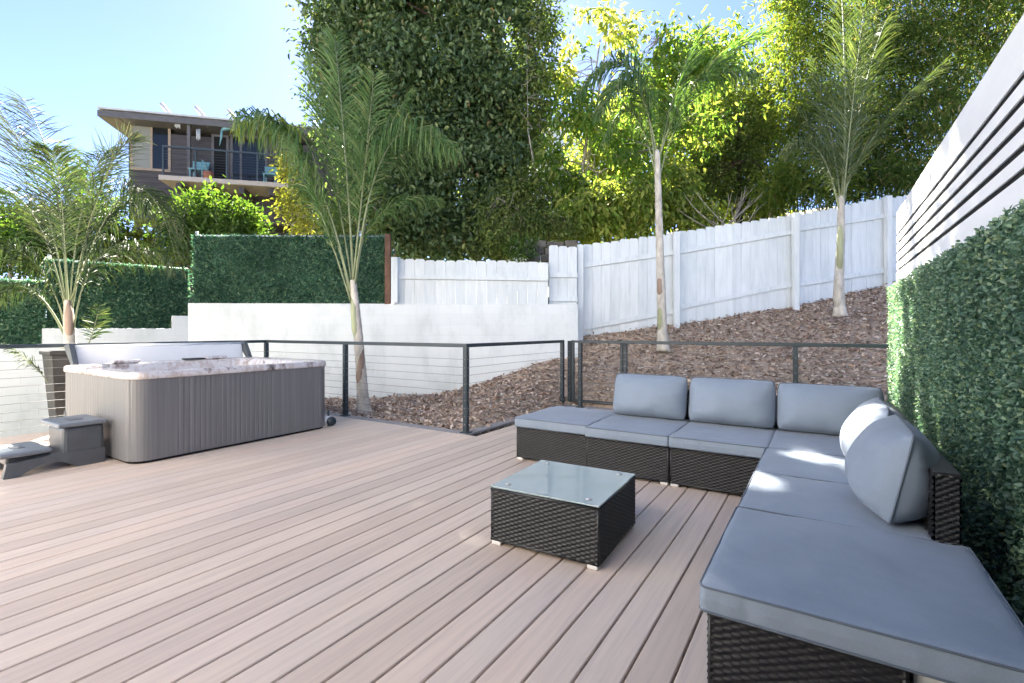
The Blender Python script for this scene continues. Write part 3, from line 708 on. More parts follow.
mb = MB(); mb.add([(x, TY0 - .004, z) for x, z in vn] + [(x, TY0 + .012, z) for x, z in vn], [tuple(range(16))] + [(i, 16 + i, 16 + (i + 1) % 16, (i + 1) % 16) for i in range(16)]); mb.build('vent_cap', M['plastic'], t)
# small dark wheel at the tub's right rear foot
t = thing('hose_reel', (-5.25, 4.05, 0), 'small dark round reel on the deck at the right end of the hot tub', 'reel')
MB().tube([(-5.33, 4.06, .07), (-5.30, 4.05, .07)], [.058, .058], 18).build('disc', M['steel'], t)
MB().tube([(-5.40, 4.05, .085), (-5.334, 4.031, .085)], [.05, .05], 14).build('drum', M['cover'], t)
MB().tube([(-5.38, 4.06, .001), (-5.38, 4.06, .2)], .012, 8).build('stand', M['steel'], t)
# folded cover behind the tub
t = thing('spa_cover', (-7.3, 3, 0), 'white folded spa cover standing along the rear rim of the hot tub', 'spa cover')
A = Matrix.Translation((-7.25, 0, .80)) @ Matrix.Rotation(math.radians(-9), 4, 'Y')
MB().box((-.03, 2.06, 0), (.03, 3.98, .235), .02, A).build('cover_panel', M['cover'], t)
MB().tube([A @ Vector((.01, 2.05, .248)), A @ Vector((.01, 3.99, .248))], .02, 8).build('top_bar', M['cover'], t)
for y in (2.0, 3.99):
    MB().add([A @ Vector(p) for p in ((-.12, y, .28), (.05, y, .28), (.16, y, .02), (.10, y, .0), (-.12, y + .05, .28), (.05, y + .05, .28), (.16, y + .05, .02), (.10, y + .05, .0))],
             [(0, 1, 2, 3), (7, 6, 5, 4), (0, 4, 5, 1), (1, 5, 6, 2), (2, 6, 7, 3), (3, 7, 4, 0)]).build('lifter_bracket', M['plastic'], t)
# steps
t = thing('spa_steps', (-6.0, 1.5, 0), 'grey plastic two tread step unit in front of the hot tub', 'steps')
B('tread', (-6.20, 1.50, .365), (-5.69, 1.85, .405), M['tread'], t, .014); B('tread', (-6.24, 1.14, .165), (-5.72, 1.47, .205), M['tread'], t, .014)
B('grip', (-6.0, 1.62, .4055), (-5.86, 1.72, .409), M['plastic'], t); B('grip', (-6.06, 1.26, .2055), (-5.92, 1.34, .209), M['plastic'], t)
MB().box((-6.12, 1.54, .08), (-5.72, 1.84, .364), .03).build('upper_riser', M['plastic'], t)
MB().box((-6.18, 1.19, .09), (-5.79, 1.45, .164), .02).build('lower_riser', M['plastic'], t)
for x in (-6.22, -5.77):
    pr = []
    for k in range(21):
        f = k / 20; y = 1.16 + f * .68; pr.append((y, .002 + (.08 * max(0, math.sin(math.pi * (f - .15) / .55)) if .15 < f < .70 else 0)))
    pl_ = pr + [(1.84, .14), (1.54, .14), (1.45, .14), (1.18, .12)]; m = len(pl_)
    mb = MB(); mb.add([(x, a, b) for a, b in pl_] + [(x + .06, a, b) for a, b in pl_], [tuple(range(m)), tuple(range(2 * m - 1, m - 1, -1))] + [(i, m + i, m + (i + 1) % m, (i + 1) % m) for i in range(m)])
    mb.build('side_foot', M['plastic'], t)
# planter
px_, py_ = at(66, 6.35); pot = (px_, py_)
t = thing('tall_planter', (px_, py_, -.3), 'tall tapered dark planter holding the left palm behind the railing', 'planter')
sq = lambda h, z: [Vector((px_ + h * a, py_ + h * b, z)) for a, b in ((-1, -1), (1, -1), (1, 1), (-1, 1))]
mb = MB(); loft(mb, [sq(.10, -.4), sq(.185, .92), sq(.21, .93), sq(.21, .97), sq(.17, .97), sq(.17, .9)], True, True, False); mb.build('pot', M['planter'], t)

# ------------------------------------------------------------------ palms
def bez(p0, p1, p2, n):
    return [p0 * (1 - s) ** 2 + p1 * 2 * s * (1 - s) + p2 * s * s for s in [k / n for k in range(n + 1)]]
def frond(parent, p0, p1, p2, mat, hang=.5, ll=.55, nl=46, start=.16, r0=.017, plum=.5, lw=.015, fw=.55):
    pts = bez(p0, p1 * 2 - (p0 + p2) * .5, p2, 16); m = len(pts)
    f = MB().tube(pts, [r0 * (1 - .85 * i / (m - 1)) for i in range(m)], 5).build('frond', M['rachis'], parent)
    P, D, Ls = [], [], []
    for i in range(nl):
        s = start + (1 - start) * (i + .5) / nl; a = s * (m - 1); k = min(int(a), m - 2); q = pts[k].lerp(pts[k + 1], a - k)
        tg = (pts[k + 1] - pts[k]).normalized(); side = tg.cross(Vector((0, 0, 1)))
        if side.length < .15: side = tg.cross(Vector((FX, FY, 0)))
        side.normalize(); up = side.cross(tg).normalized()
        prof = min(1, .35 + 3.2 * (s - start)) * (1 - .62 * max(0, (s - .55) / .45) ** 1.6)
        for sg in (-1, 1):
            for rep in range(2):
                e = rnd.uniform(-plum, plum); d = (side * sg * math.cos(e) + up * math.sin(e)) * .8 + tg * rnd.uniform(fw - .2, fw + .25)
                P.append(q); D.append(d.normalized()); Ls.append(ll * prof * rnd.uniform(.75, 1.1))
    P = np.array([tuple(p) for p in P]); D = np.array([tuple(p) for p in D]); Ls = np.array(Ls)[:, None]; n = len(P)
    dn = np.array([0, 0, -1.])
    h = hang * rng.uniform(.6, 1.3, (n, 1)); p1_ = P + D * Ls * .45; d2 = norm(D + dn * h); p2_ = p1_ + d2 * Ls * .35; d3 = norm(d2 + dn * h * 1.2); p3_ = p2_ + d3 * Ls * .3
    wv = norm(np.cross(D, norm(randdir(n) * .5 + np.array([FX, FY, .4])))) * lw * .5
    V = np.stack([P - wv * .5, P + wv * .5, p1_ - wv, p1_ + wv, p2_ - wv * .8, p2_ + wv * .8, p3_ - wv * .1, p3_ + wv * .1], 1)
    b = (np.arange(n) * 8)[:, None]
    F = np.concatenate([b + np.array([[0, 1, 3, 2]]), b + np.array([[2, 3, 5, 4]]), b + np.array([[4, 5, 7, 6]])])
    mesh_np('leaflets', V.reshape(-1, 3), F, mat, f)
def pv(px, py, v): return Vector(at(px, v, py))
PG = 'queen palms planted round the deck'
def palm(label, v, trunk, crown, fronds, sheath=None, mats=None, r=(.1, .06), wob=.01):
    b = pv(trunk[0][0], trunk[0][1], v); t = thing('palm_tree', b, label, 'palm', PG)
    pts = [pv(a, c, v) for a, c in trunk]; m = len(pts); fine = []; rad = []
    for i in range(m - 1):
        for k in range(14):
            s = k / 14; fine.append(pts[i].lerp(pts[i + 1], s)); g = (i + s) / (m - 1)
            rad.append((r[0] + (r[1] - r[0]) * g) * (1 + .35 * max(0, 1 - g * 9)) * (1 + (.05 if k % 3 == 0 else -.01) + rnd.uniform(-.02, .02)))
    fine.append(pts[-1]); rad.append(r[1] * .8)
    MB().tube(fine, rad, 12).build('trunk', M['palmbark'], t)
    if sheath:
        for (a, c), (a2, c2), mt, rs in sheath:
            MB().tube([pv(a, c, v - .012), pv(a + (a2 - a) * .3 - .6, c + (c2 - c) * .3, v - .03), pv(a + (a2 - a) * .7 - .4, c + (c2 - c) * .7, v - .028), pv(a2, c2, v - .01)], [rs * .35, rs * .84, rs * .76, rs * .3], 12).build('sheath', M[mt], t)
    c = crown
    for fr in fronds:
        (m1, n1), (m2, n2), dv = fr[0], fr[1], fr[2]; kw = dict(fr[3]) if len(fr) > 3 else {}
        st = kw.pop('p0', None) or (c[0] + rnd.uniform(-1.5, 1.5), c[1] + rnd.uniform(-4, 26)); mt = kw.pop('mat', mats or 'lf_palm')
        frond(t, pv(st[0], st[1], v), pv(m1, n1, v + dv * .45), pv(m2, n2, v + dv), M[mt], **kw)
    return t
palm('young palm in the tall planter left of the hot tub with wispy grey green fronds', 6.35, [(70, 349), (69, 320), (68, 300)], (68, 308),
     [((40, 190), (-14, 92), .3, dict(r0=.011, lw=.0115, hang=.25, fw=.8, ll=.7, nl=64, mat='lf_palm_gray', start=.22)), ((54, 180), (22, 98), .8, dict(lw=.0105, hang=.2, fw=.9, ll=.55, nl=42, mat='lf_palm_gray', start=.22)), ((100, 190), (136, 138), .2, dict(lw=.0105, hang=.2, fw=.9, ll=.52, mat='lf_palm_gray', start=.22)),
      ((132, 190), (178, 268), -.2, dict(lw=.0115, hang=1.3, fw=.5, ll=.6, nl=64, r0=.010, start=.22)), ((104, 252), (166, 262), .1, dict(r0=.010, nl=60, lw=.0125, hang=1.2, fw=.5, ll=.62, p0=(73, 335), start=.22)), ((84, 200), (108, 150), .9, dict(r0=.009, nl=56, lw=.0125, hang=.35, fw=.8, start=.25)),
      ((34, 262), (-32, 240), -.3, dict(r0=.010, nl=60, lw=.0125, hang=1.0, fw=.6, ll=.65, p0=(66, 335), start=.22)), ((26, 205), (-36, 200), .4, dict(r0=.010, nl=60, lw=.0125, hang=1.0, fw=.6, ll=.68, start=.22)), ((112, 215), (152, 205), .7, dict(r0=.009, nl=56, lw=.0125, hang=1.1, fw=.5, start=.22)), ((62, 205), (52, 150), -.4, dict(r0=.009, nl=56, lw=.0125, hang=.4, fw=.8, ll=.5, start=.25)),
      ((40, 372), (6, 345), -.35, dict(lw=.0105, hang=.35, ll=.26, nl=24, start=.45, r0=.009, p0=(64, 412))), ((30, 290), (-10, 300), -.2, dict(lw=.011, hang=1.0, ll=.45, p0=(66, 338), start=.25)), ((94, 328), (100, 305), -.4, dict(hang=.1, ll=.2, nl=14, r0=.008, p0=(88, 346)))],
     [((70, 343), (69, 300), 'sheath_brown', .055)], 'lf_palm_deep', (.07, .042))
palm('slender palm beside the railing right of the hot tub with a green streaked trunk', 7.55, [(364, 414), (361, 370), (357, 320), (353, 280)], (354, 288),
     [((345, 150), (334, 35), .4, dict(hang=.2, fw=1.0, ll=.62, nl=60, r0=.024, start=.22)), ((306, 160), (236, 118), -.6, dict(hang=1.5, ll=.8, nl=56, start=.3, lw=.02, fw=.3)), ((388, 148), (455, 150), -.7, dict(hang=1.6, ll=.85, nl=60, start=.3, lw=.02, fw=.3)),
      ((318, 205), (284, 128), -.5, dict(hang=.35, fw=.85, ll=.5, start=.25)), ((378, 165), (412, 92), .4, dict(hang=.8, ll=.5, start=.25)), ((380, 215), (440, 200), .5, dict(hang=.9, ll=.5, start=.25)),
      ((332, 165), (308, 55), .6, dict(hang=.2, fw=1.0, ll=.55, nl=46, start=.25)), ((364, 175), (374, 75), -.6, dict(hang=.35, fw=.85, ll=.55, start=.25)), ((328, 218), (296, 185), .5, dict(hang=1., ll=.5, start=.3)),
      ((296, 130), (236, 132), -.1, dict(hang=1.6, ll=.62, mat='lf_lime', start=.45, nl=30, r0=.006, p0=(322, 200), lw=.022, fw=.3))],
     [((357, 345), (353, 292), 'sheath', .066), ((360, 392), (362, 345), 'sheath_brown', .074)], 'lf_palm', (.095, .05))
palm('palm on the bark slope in front of the white fence with dark drooping fronds', 8.85, [(663, 351), (661, 290), (659, 220), (657, 150)], (657, 165),
     [((632, 70), (580, 92), -.2, dict(hang=1.3, ll=.65, nl=52, lw=.024)), ((634, 84), (600, 112), -.5, dict(hang=1.4, ll=.7, nl=50, lw=.024)), ((700, 82), (772, 32), .2, dict(hang=.35, fw=.85, ll=.6, lw=.022)), ((696, 86), (756, 76), -.3, dict(hang=1.1, ll=.6, lw=.022)),
      ((645, 90), (628, 38), .4, dict(hang=.8, ll=.5)), ((676, 90), (702, 28), .5, dict(hang=.25, fw=1.0, ll=.55)), ((632, 112), (604, 140), .1, dict(hang=1.2, ll=.5))],
     [((661, 335), (661, 300), 'sheath', .07), ((661, 300), (660, 272), 'sheath_brown', .066)], 'lf_palm', (.09, .05))
palm('thick based palm near the top right corner of the bark slope', 8.75, [(840, 316), (839, 280), (841, 235), (841, 196)], (841, 205),
     [((845, 90), (838, -70), .2, dict(hang=.15, fw=1.0, ll=.55, nl=64, r0=.03)), ((872, 140), (945, 62), -.3, dict(hang=.25, fw=1.0, ll=.5, nl=50, r0=.026)), ((818, 150), (786, 150), -.3, dict(hang=1.1, ll=.5)), ((830, 130), (812, 60), .5, dict(hang=.35, fw=.85, ll=.5)),
      ((862, 100), (886, 20), .5, dict(hang=.35, fw=.85, ll=.55)), ((824, 155), (798, 108), .3, dict(hang=.9, ll=.5)), ((852, 110), (864, 10), -.5, dict(hang=.2, fw=1.0, ll=.55))],
     [((840, 285), (841, 215), 'sheath', .066), ((838, 312), (839, 265), 'palmbark', .09)], 'lf_palm_yel', (.09, .05))

# ------------------------------------------------------------------ trees
SKIP = [((.12, 3.6, .58), .09), ((.2, 3.42, .7), .12), ((.2, 3.2, .74), .07), ((-.12, 3.78, .41), .10), ((.04, 3.70, .41), .10), ((.14, 3.62, .45), .08),
        ((-.3, 3.06, .41), .10), ((-.2, 2.98, .41), .09), ((.7, 6.3, 1.4), .32), ((.7, 6.9, 1.3), .34), ((.7, 6.3, .8), .22), ((.7, 6.9, .7), .25), ((.7, 5.3, 1.3), .10), ((.7, 5.15, .9), .10), ((.7, 5.0, .5), .10), ((.7, 4.4, .7), .07), ((.7, 4.25, .45), .07),
        ((.74, 6.3, 2.1), .3), ((.74, 6.9, 2.2), .35), ((.74, 6.6, 2.5), .3), ((.74, 5.45, 2.25), .12), ((.74, 5.3, 2.0), .10), ((.74, 4.9, 2.05), .07), ((.74, 7.1, 1.8), .25)]
#                          # beams of sunlight kept open through the crowns: (target point, radius)
def keep(P):
    k = np.ones(len(P), bool); s = np.array(SUN)
    for q, r in SKIP:
        d = P - np.array(q); tt = d @ s; k &= ~((np.linalg.norm(d - tt[:, None] * s, axis=1) < r + .045) & (tt > 0))
    return k
def tree(name, label, cat, group, trunk, blobs, nclus, nleaf, lsize, asp, mat, bark, cr=.35, droop=.3, shell=.45, r0=.16, limbs=10, fold=.2, gapn=.0, seed=1, cut=True):
    """blobs: (px, py, v, rx, rz, ry) crown masses; trunk: polyline of (px, py, v)"""
    r = np.random.default_rng(seed); tp = [pv(a, b, v) for a, b, v in trunk]; t = thing(name, tp[0], label, cat, group)
    C = []; wts = np.array([b[3] * b[4] * b[5] for b in blobs]) ** .8; wts /= wts.sum()
    for (px, py, v, rx, rz, ry), wk in zip(blobs, wts):
        n = max(3, int(nclus * wk)); d = r.normal(size=(n, 3)); d /= np.linalg.norm(d, axis=1, keepdims=True)
        rad = shell + (1 - shell) * r.random(n) ** .6; rad *= 1 + .12 * r.normal(size=n); d *= rad[:, None]; c = pv(px, py, v)
        C.append(np.stack([c.x + RX * d[:, 0] * rx + FX * d[:, 1] * ry, c.y + RY * d[:, 0] * rx + FY * d[:, 1] * ry, c.z + d[:, 2] * rz], 1))
    C = np.concatenate(C); C = C[keep(C)] if cut else C
    mb = MB(); m = len(tp); fine = []; rad = []
    for i in range(m - 1):
        for k in range(4): fine.append(tp[i].lerp(tp[i + 1], k / 4)); rad.append(r0 * (1 - .7 * (i + k / 4) / (m - 1)))
    fine.append(tp[-1]); rad.append(r0 * .3); mb.tube(fine, rad, 8)
    nodes = [(p, q) for p, q in zip(fine[len(fine) // 3:], rad[len(fine) // 3:])]
    idx = r.permutation(len(C))
    for c in idx[:limbs]:
        e = Vector(C[c]); p, q = min(nodes, key=lambda a: (a[0] - e).length + max(0, a[0].z - e.z) * 1.2)
        mid = p.lerp(e, .5) + Vector((0, 0, .12 * (p - e).length)); pts = bez(p, mid, e, 6); mb.tube(pts, [max(.012, q * .55 * (1 - .8 * i / 6)) for i in range(7)], 5)
        nodes += [(pp, max(.015, q * .4 * (1 - i / 7))) for i, pp in enumerate(pts)][2:]
    na = np.array([tuple(p) for p, _ in nodes])
    for c in idx[limbs:limbs + 220]:
        e = C[c]; j = np.argmin(np.linalg.norm(na - e, axis=1)); p = Vector(na[j]); e = Vector(e)
        mb.tube([p, p.lerp(e, .5) + Vector((r.normal() * .06, r.normal() * .06, .08)), e], [.014, .010, .005], 4, False)
    mb.build('trunk', M[bark], t)
    rep = np.repeat(np.arange(len(C)), nleaf); n = len(rep); off = r.normal(size=(n, 3)) * cr * np.array([.6, .6, .5]); P = C[rep] + off
    kp = keep(P) if cut else np.ones(n, bool)
    if gapn: kp &= np.array([mnoise.noise(Vector(p) * .9) > -gapn for p in P])
    P = P[kp]; off = off[kp]; n = len(P)
    D = norm(off) * .5 + r.normal(size=(n, 3)) * .55 + np.array([0, 0, -droop]); N = r.normal(size=(n, 3)) * .6 + np.array([0, 0, 1.])
    ls = lsize * r.uniform(.65, 1.25, n); leaves('crown', P, D, N, ls, ls * asp, M[mat], t, fold, .2)
    return t
# big dark evergreen
tree('evergreen_tree', 'huge dense dark green evergreen towering behind the short white fence', 'tree', None, [(500, 265, 14.6), (492, 215, 14.7), (462, 120, 15), (440, -60, 15)],
     [(430, 60, 15, 3.1, 3.1, 2.2), (400, 140, 14.8, 2.3, 2.8, 1.9), (455, 190, 14.6, 2.3, 2.1, 1.8), (378, 20, 15, 1.9, 2.7, 1.9), (500, 60, 15, 1.7, 3.1, 1.9), (440, -95, 15, 3.5, 2.9, 2.4), (365, -110, 15.2, 2.9, 2.7, 2.2), (425, -200, 15.2, 2.9, 2.0, 2.1), (510, -100, 15, 2.0, 2.4, 2.), (425, 232, 14.2, 1.4, .9, 1.1), (328, 45, 15.3, .65, 1.3, .7), (508, 150, 15, 1.1, 2.1, 1.4), (450, 248, 14, 1.9, .6, 1.), (405, 205, 14.4, 1.5, 1.2, 1.2), (492, 215, 14.5, 1., 1.2, 1.), (345, 110, 15.2, 1.0, 1.3, .9)],
     2500, 64, .165, .52, 'lf_dark', 'bark_dark', .44, .35, .3, .26, 60, gapn=.62, seed=3)
tree('understory_tree', 'dark shadowed small tree between the evergreen and the yellow green trees', 'tree', None, [(545, 262, 13.4), (540, 200, 13.4), (528, 130, 13.4)],
     [(520, 205, 13.3, 1.0, 1.0, .8), (545, 225, 13.2, .8, .5, .6), (505, 225, 13., .7, .6, .6), (540, 40, 13.8, .5, 1.4, .6), (535, 110, 13.8, .5, .6, .6)], 170, 46, .12, .45, 'lf_olive', 'bark_grey', .36, .3, .3, .06, 8, seed=4)
YG = 'yellow green broadleaf trees behind the white fence'
tree('broadleaf_tree', 'leftmost yellow green tree with a sparse pale top against the sky', 'tree', YG, [(562, 250, 13.6), (578, 200, 13.6), (588, 130, 13.6), (600, 40, 13.6)],
     [(590, 120, 13.5, 1.0, 1.1, .9), (570, 170, 13.3, .8, 1.0, .8), (600, 190, 13.2, 1.0, .9, .8), (580, 75, 13.6, .7, .5, .7)], 187, 42, 0.19, .4, 'lf_yel', 'bark_grey', .46, .6, .3, .075, 10, gapn=.05, seed=5)
tree('slender_tree', 'slender pale leaved tree top rising highest between the evergreen and the yellow tree', 'tree', YG, [(575, 250, 14.6), (590, 150, 14.6), (604, 60, 14.6), (608, 15, 14.6)],
     [(602, 22, 14.6, .75, .45, .5), (585, 50, 14.6, .6, .5, .5), (622, 30, 14.6, .5, .35, .5), (566, 75, 14.6, .5, .5, .5)], 46, 26, .24, .42, 'lf_pale', 'bark_grey', .34, .6, .2, .05, 8, seed=6)
tree('broadleaf_tree', 'rounded yellow green tree directly behind the crown of the third palm from the left', 'tree', YG, [(664, 250, 13.2), (662, 190, 13.2), (672, 140, 13.2), (690, 70, 13.2)],
     [(665, 75, 13.2, 1.3, 1.0, 1.0), (700, 65, 13.1, .9, .7, .8), (690, 120, 13., 1.1, .9, .9), (640, 110, 13.2, 1., .9, .9), (635, 170, 12.9, 1.2, .9, .8), (725, 45, 13.4, .6, .5, .6)], 312, 45, 0.18, .4, 'lf_yel', 'bark_grey', .44, .6, .45, .09, 14, gapn=.06, seed=7)
tree('broadleaf_shrub', 'yellow green shrub mass just above the fence left of the third palm trunk', 'shrub', YG, [(610, 250, 12.3), (612, 225, 12.3), (615, 195, 12.3)],
     [(600, 215, 12.2, 1.1, .7, .7), (640, 210, 12.2, .9, .7, .7), (580, 225, 12.2, .6, .5, .5)], 125, 42, 0.17, .4, 'lf_lime', 'bark_grey', .36, .6, .25, .05, 8, seed=8)
tree('broadleaf_shrub', 'small yellow shrub right of the third palm trunk, low on the fence top', 'shrub', YG, [(690, 240, 12.2), (688, 215, 12.2), (686, 190, 12.2)],
     [(680, 205, 12.2, .6, .6, .5), (700, 218, 12.1, .5, .3, .4), (682, 172, 12.3, .4, .35, .4)], 57, 42, 0.16, .4, 'lf_lime', 'bark_grey', .3, .6, .25, .04, 6, seed=9)
tree('olive_tree', 'dark olive fine leaved tree behind the bare branches', 'tree', None, [(738, 240, 15.2), (740, 190, 15.2), (738, 110, 15.2)],
     [(738, 120, 15.2, 1.5, 1.3, 1.1), (730, 180, 15., 1.4, 1.0, 1.), (770, 150, 15.3, 1.0, 1.3, 1.), (705, 170, 15., .8, .8, .8), (770, 205, 15, .9, .7, .7), (755, 75, 15.4, .8, .6, .7)], 380, 46, .12, .32, 'lf_olive', 'bark_dark', .42, .3, .25, .12, 14, seed=10)
tree('hillside_tree', 'broad lime green tree farthest back, filling the gaps round the third palm from the left', 'tree', None, [(660, 255, 18), (662, 200, 18), (665, 120, 18)],
     [(640, 130, 18, 1.8, 1.6, 1.2), (690, 110, 18, 1.6, 1.5, 1.2), (740, 130, 18.3, 1.5, 2.0, 1.2), (620, 200, 17.6, 1.8, 1.2, 1.1), (690, 195, 17.6, 1.8, 1.3, 1.1), (755, 205, 17.8, 1.2, 1.0, 1.0), (590, 160, 18, 1.0, 1.4, 1.0)], 420, 42, .24, .42, 'lf_lime', 'bark_grey', .5, .5, .3, .14, 20, seed=61)
# bare shrub
b0 = pv(725, 232, 11.6); t = thing('bare_shrub', b0, 'leafless pale branching shrub rising over the fence top', 'shrub'); mb = MB()
for k in range(15):
    a = rnd.uniform(-1.25, 1.1); ln = rnd.uniform(.5, 1.35); p = Vector(b0) + Vector((RX, RY, 0)) * rnd.uniform(-.2, .2); d = Vector((RX * math.sin(a), RY * math.sin(a), math.cos(a))) + Vector((FX, FY, 0)) * rnd.uniform(-.3, .3)
    pts = [p + d * ln * s + Vector((RX, RY, 0)) * .12 * math.sin(s * 3 + k) for s in (0, .25, .5, .75, 1)]; mb.tube(pts, [.022, .018, .014, .009, .004], 5)
    for j in (2, 3): q = pts[j]; mb.tube([q, q + d * .2 + Vector((RX * rnd.uniform(-.3, .3), RY * rnd.uniform(-.3, .3), .12))], [.008, .003], 4)
mb.build('branches', M['bark_grey'], t)
# bamboo
BG = 'bamboo clumps above the right end of the fence'
def bamboo(label, base, blobs, nclus, nleaf, mat, culms, seed, ls=.17):
    r = random.Random(seed); rn = np.random.default_rng(seed); b0 = pv(*base); t = thing('bamboo_clump', b0, label, 'bamboo', BG)
    mb = MB()
    for k in range(culms):
        bl = r.choice(blobs); p = Vector(b0) + Vector((RX, RY, 0)) * r.uniform(-1.2, 1.2) + Vector((FX, FY, 0)) * r.uniform(-.5, .5)
        e = pv(bl[0] + r.uniform(-1, 1) * bl[3] * 25, bl[1] - 10, bl[2]); mid = p.lerp(e, .55) + Vector((0, 0, 1.0)); pts = bez(p, mid, e, 8)
        mb.tube(pts, [.022 - .002 * i for i in range(9)], 5)
    mb.build('culms', simple('bamboo_culm', (.25, .24, .1), .5, .3, 4), t)
    C = []
    wts = np.array([b[3] * b[4] for b in blobs]); wts = wts / wts.sum()
    for (px, py, v, rx, rz, ry), wk in zip(blobs, wts):
        n = int(nclus * wk); d = rn.normal(size=(n, 3)); d /= np.linalg.norm(d, axis=1, keepdims=True); d *= (rn.random(n) ** .4)[:, None]; c = pv(px, py, v)
        C.append(np.stack([c.x + RX * d[:, 0] * rx + FX * d[:, 1] * ry, c.y + RY * d[:, 0] * rx + FY * d[:, 1] * ry, c.z + d[:, 2] * rz], 1))
    C = np.concatenate(C); rep = np.repeat(np.arange(len(C)), nleaf); n = len(rep); cd = norm(rn.normal(size=(len(C), 3)) + np.array([0, 0, -.35]))
    P = C[rep] + rn.normal(size=(n, 3)) * .17; kp = keep(P); P = P[kp]; rep = rep[kp]; n = len(P)
    D = cd[rep] * .9 + rn.normal(size=(n, 3)) * .4 + np.array([0, 0, -.25]); N = rn.normal(size=(n, 3)) * .5 + np.array([0, 0, 1.])
    l = ls * rn.uniform(.6, 1.3, n); leaves('foliage', P, D, N, l, l * .17, M[mat], t, .1, .25)
bamboo('sunny yellow green bamboo clump left of the thick based palm', (800, 225, 13.2), [(800, 40, 13.4, .9, 1.6, .9), (805, 120, 13.1, .8, 1.1, .8), (785, 185, 12.6, .7, .6, .6), (815, 170, 12.5, .9, .7, .7), (790, -30, 13.6, .9, 1.1, .9), (830, 190, 12.3, .7, .3, .5)], 900, 20, 'lf_bam_yel', 14, 21)
bamboo('dense green bamboo clump directly behind the thick based palm', (870, 215, 13.2), [(870, 60, 13.4, 1.5, 2.0, 1.1), (860, 140, 13., 1.2, 1.2, .9), (880, -50, 13.8, 1.7, 1.6, 1.2), (880, 180, 12.4, 1.1, .5, .6)], 1300, 22, 'lf_bam', 16, 22)
bamboo('dark tangled bamboo clump reaching over the white plank wall', (950, 200, 12.6), [(940, 50, 12.8, 1.6, 1.9, 1.1), (930, 130, 12.4, 1.2, 1.3, .9), (1000, 0, 12.8, 1.8, 1.6, 1.2), (960, -60, 13.2, 1.9, 1.4, 1.2), (905, 180, 12., .6, .5, .5)], 1300, 22, 'lf_bam', 16, 23)

# ------------------------------------------------------------------ stone wall and plants behind the fence
p = at(530, 11.0); t = thing('stone_wall', (p[0], p[1], 2), 'low rough stone garden wall seen above the short white fence', 'wall')
mb = MB(); u0, u1 = (528 - 512) / FL * 11.2, (572 - 512) / FL * 11.2
for row in range(3):
    u = u0 + rnd.uniform(-.1, 0)
    while u < u1:
        w_ = rnd.uniform(.2, .42); x, y = W(u + w_ / 2, 11.2 + rnd.uniform(-.03, .03)); z = zat(262, 11.2) + row * .15 + rnd.uniform(-.02, .02)
        mb.box((x - w_ / 2 + .01, y - .12, z), (x + w_ / 2 - .01, y + .12, z + .16), .025, rotz(TH + rnd.uniform(-.06, .06), (x, y, 0))); u += w_
mb.build('stones', M['stone'], t)
tree('garden_plant', 'small leafy green plant in front of the stone garden wall', 'plant', None, [(522, 262, 10.6), (523, 255, 10.6), (524, 246, 10.6)], [(523, 248, 10.6, .4, .22, .25)], 22, 22, .12, .3, 'lf_bright', 'bark_grey', .14, -.3, .2, .012, 4, seed=31, cut=False)

tree('garden_shrub', 'dark olive shrub hanging over the stone garden wall behind the fence', 'shrub', None, [(548, 262, 11.9), (548, 245, 11.9), (548, 225, 11.9)], [(540, 226, 11.8, .9, .28, .4), (565, 232, 11.7, .4, .22, .3), (505, 236, 11.7, .5, .35, .4)], 80, 34, .11, .4, 'lf_olive', 'bark_dark', .22, .3, .2, .03, 6, seed=33, cut=False)
# ------------------------------------------------------------------ neighbour's house
HV = 19.0; hp = at(129, HV); he = at(345, HV + 1.9); hang_, hln = frame(hp, he)
t = thing('house', (hp[0], hp[1], 0), 'dark timber clad hillside house with a cable railed balcony', 'house')
HA = Matrix.Translation((hp[0], hp[1], 0)) @ Matrix.Rotation(hang_, 4, 'Z')   # local: s along the front, y into the house, z up
k = hln / (345 - 129)
def hs(px): return (px - 129) * k
def hz(py, px=180): return zat(py, HV + 1.9 * (px - 129) / 216)
def HB(name, s0, s1, y0, y1, z0, z1, mat, parent=None, bev=0.): return MB().box((s0, y0, z0), (s1, y1, z1), bev, HA).build(name, M[mat] if isinstance(mat, str) else mat, parent or t)
zroof = hz(119); zfl = hz(187, 170)
mb = MB(); z = hz(218, 129); i = 0
while z < 8.96:
    mb.box((0, .0 + .012 * (i % 2) * 0, z), (hln, 6, z + .2), 0, HA); mb.box((-.005, -.022, z + .028), (hln, -.001, z + .19), 0, HA); z += .2; i += 1
wl = mb.build('wall', M['siding'], t)
HB('under_floor', .9, hln, 1.4, 6, 1.0, hz(219, 129), 'siding')
rf = MB(); oh = .68
pts = [(-oh, -.75, 9.5), (hln + 1, -.75, 9.5), (hln + 1, 6.5, 9.5), (-oh, 6.5, 9.5)]
vs = [HA @ Vector((a, b, c)) for a, b, c in pts] + [HA @ Vector((a, b, c + .22)) for a, b, c in pts]
rf.add(vs, [(3, 2, 1, 0), (4, 5, 6, 7), (0, 1, 5, 4), (1, 2, 6, 5), (2, 3, 7, 6), (3, 0, 4, 7)]); rf.v = [(x, y, zz - .32) for x, y, zz in rf.v]
roof = rf.build('roof', M['fascia'], t)
mb = MB(); vs = [HA @ Vector((a * 1.0, b, c - .038)) for a, b, c in pts] + [HA @ Vector((a, b, c + .03)) for a, b, c in pts]; mb.add(vs, [(3, 2, 1, 0), (4, 5, 6, 7), (0, 1, 5, 4), (1, 2, 6, 5), (2, 3, 7, 6), (3, 0, 4, 7)]); mb.build('roof_edge', M['roofing'], roof)
HB('soffit', -oh + .06, -.02, -.68, 6.2, 9.165, 9.178, 'soffit', roof)
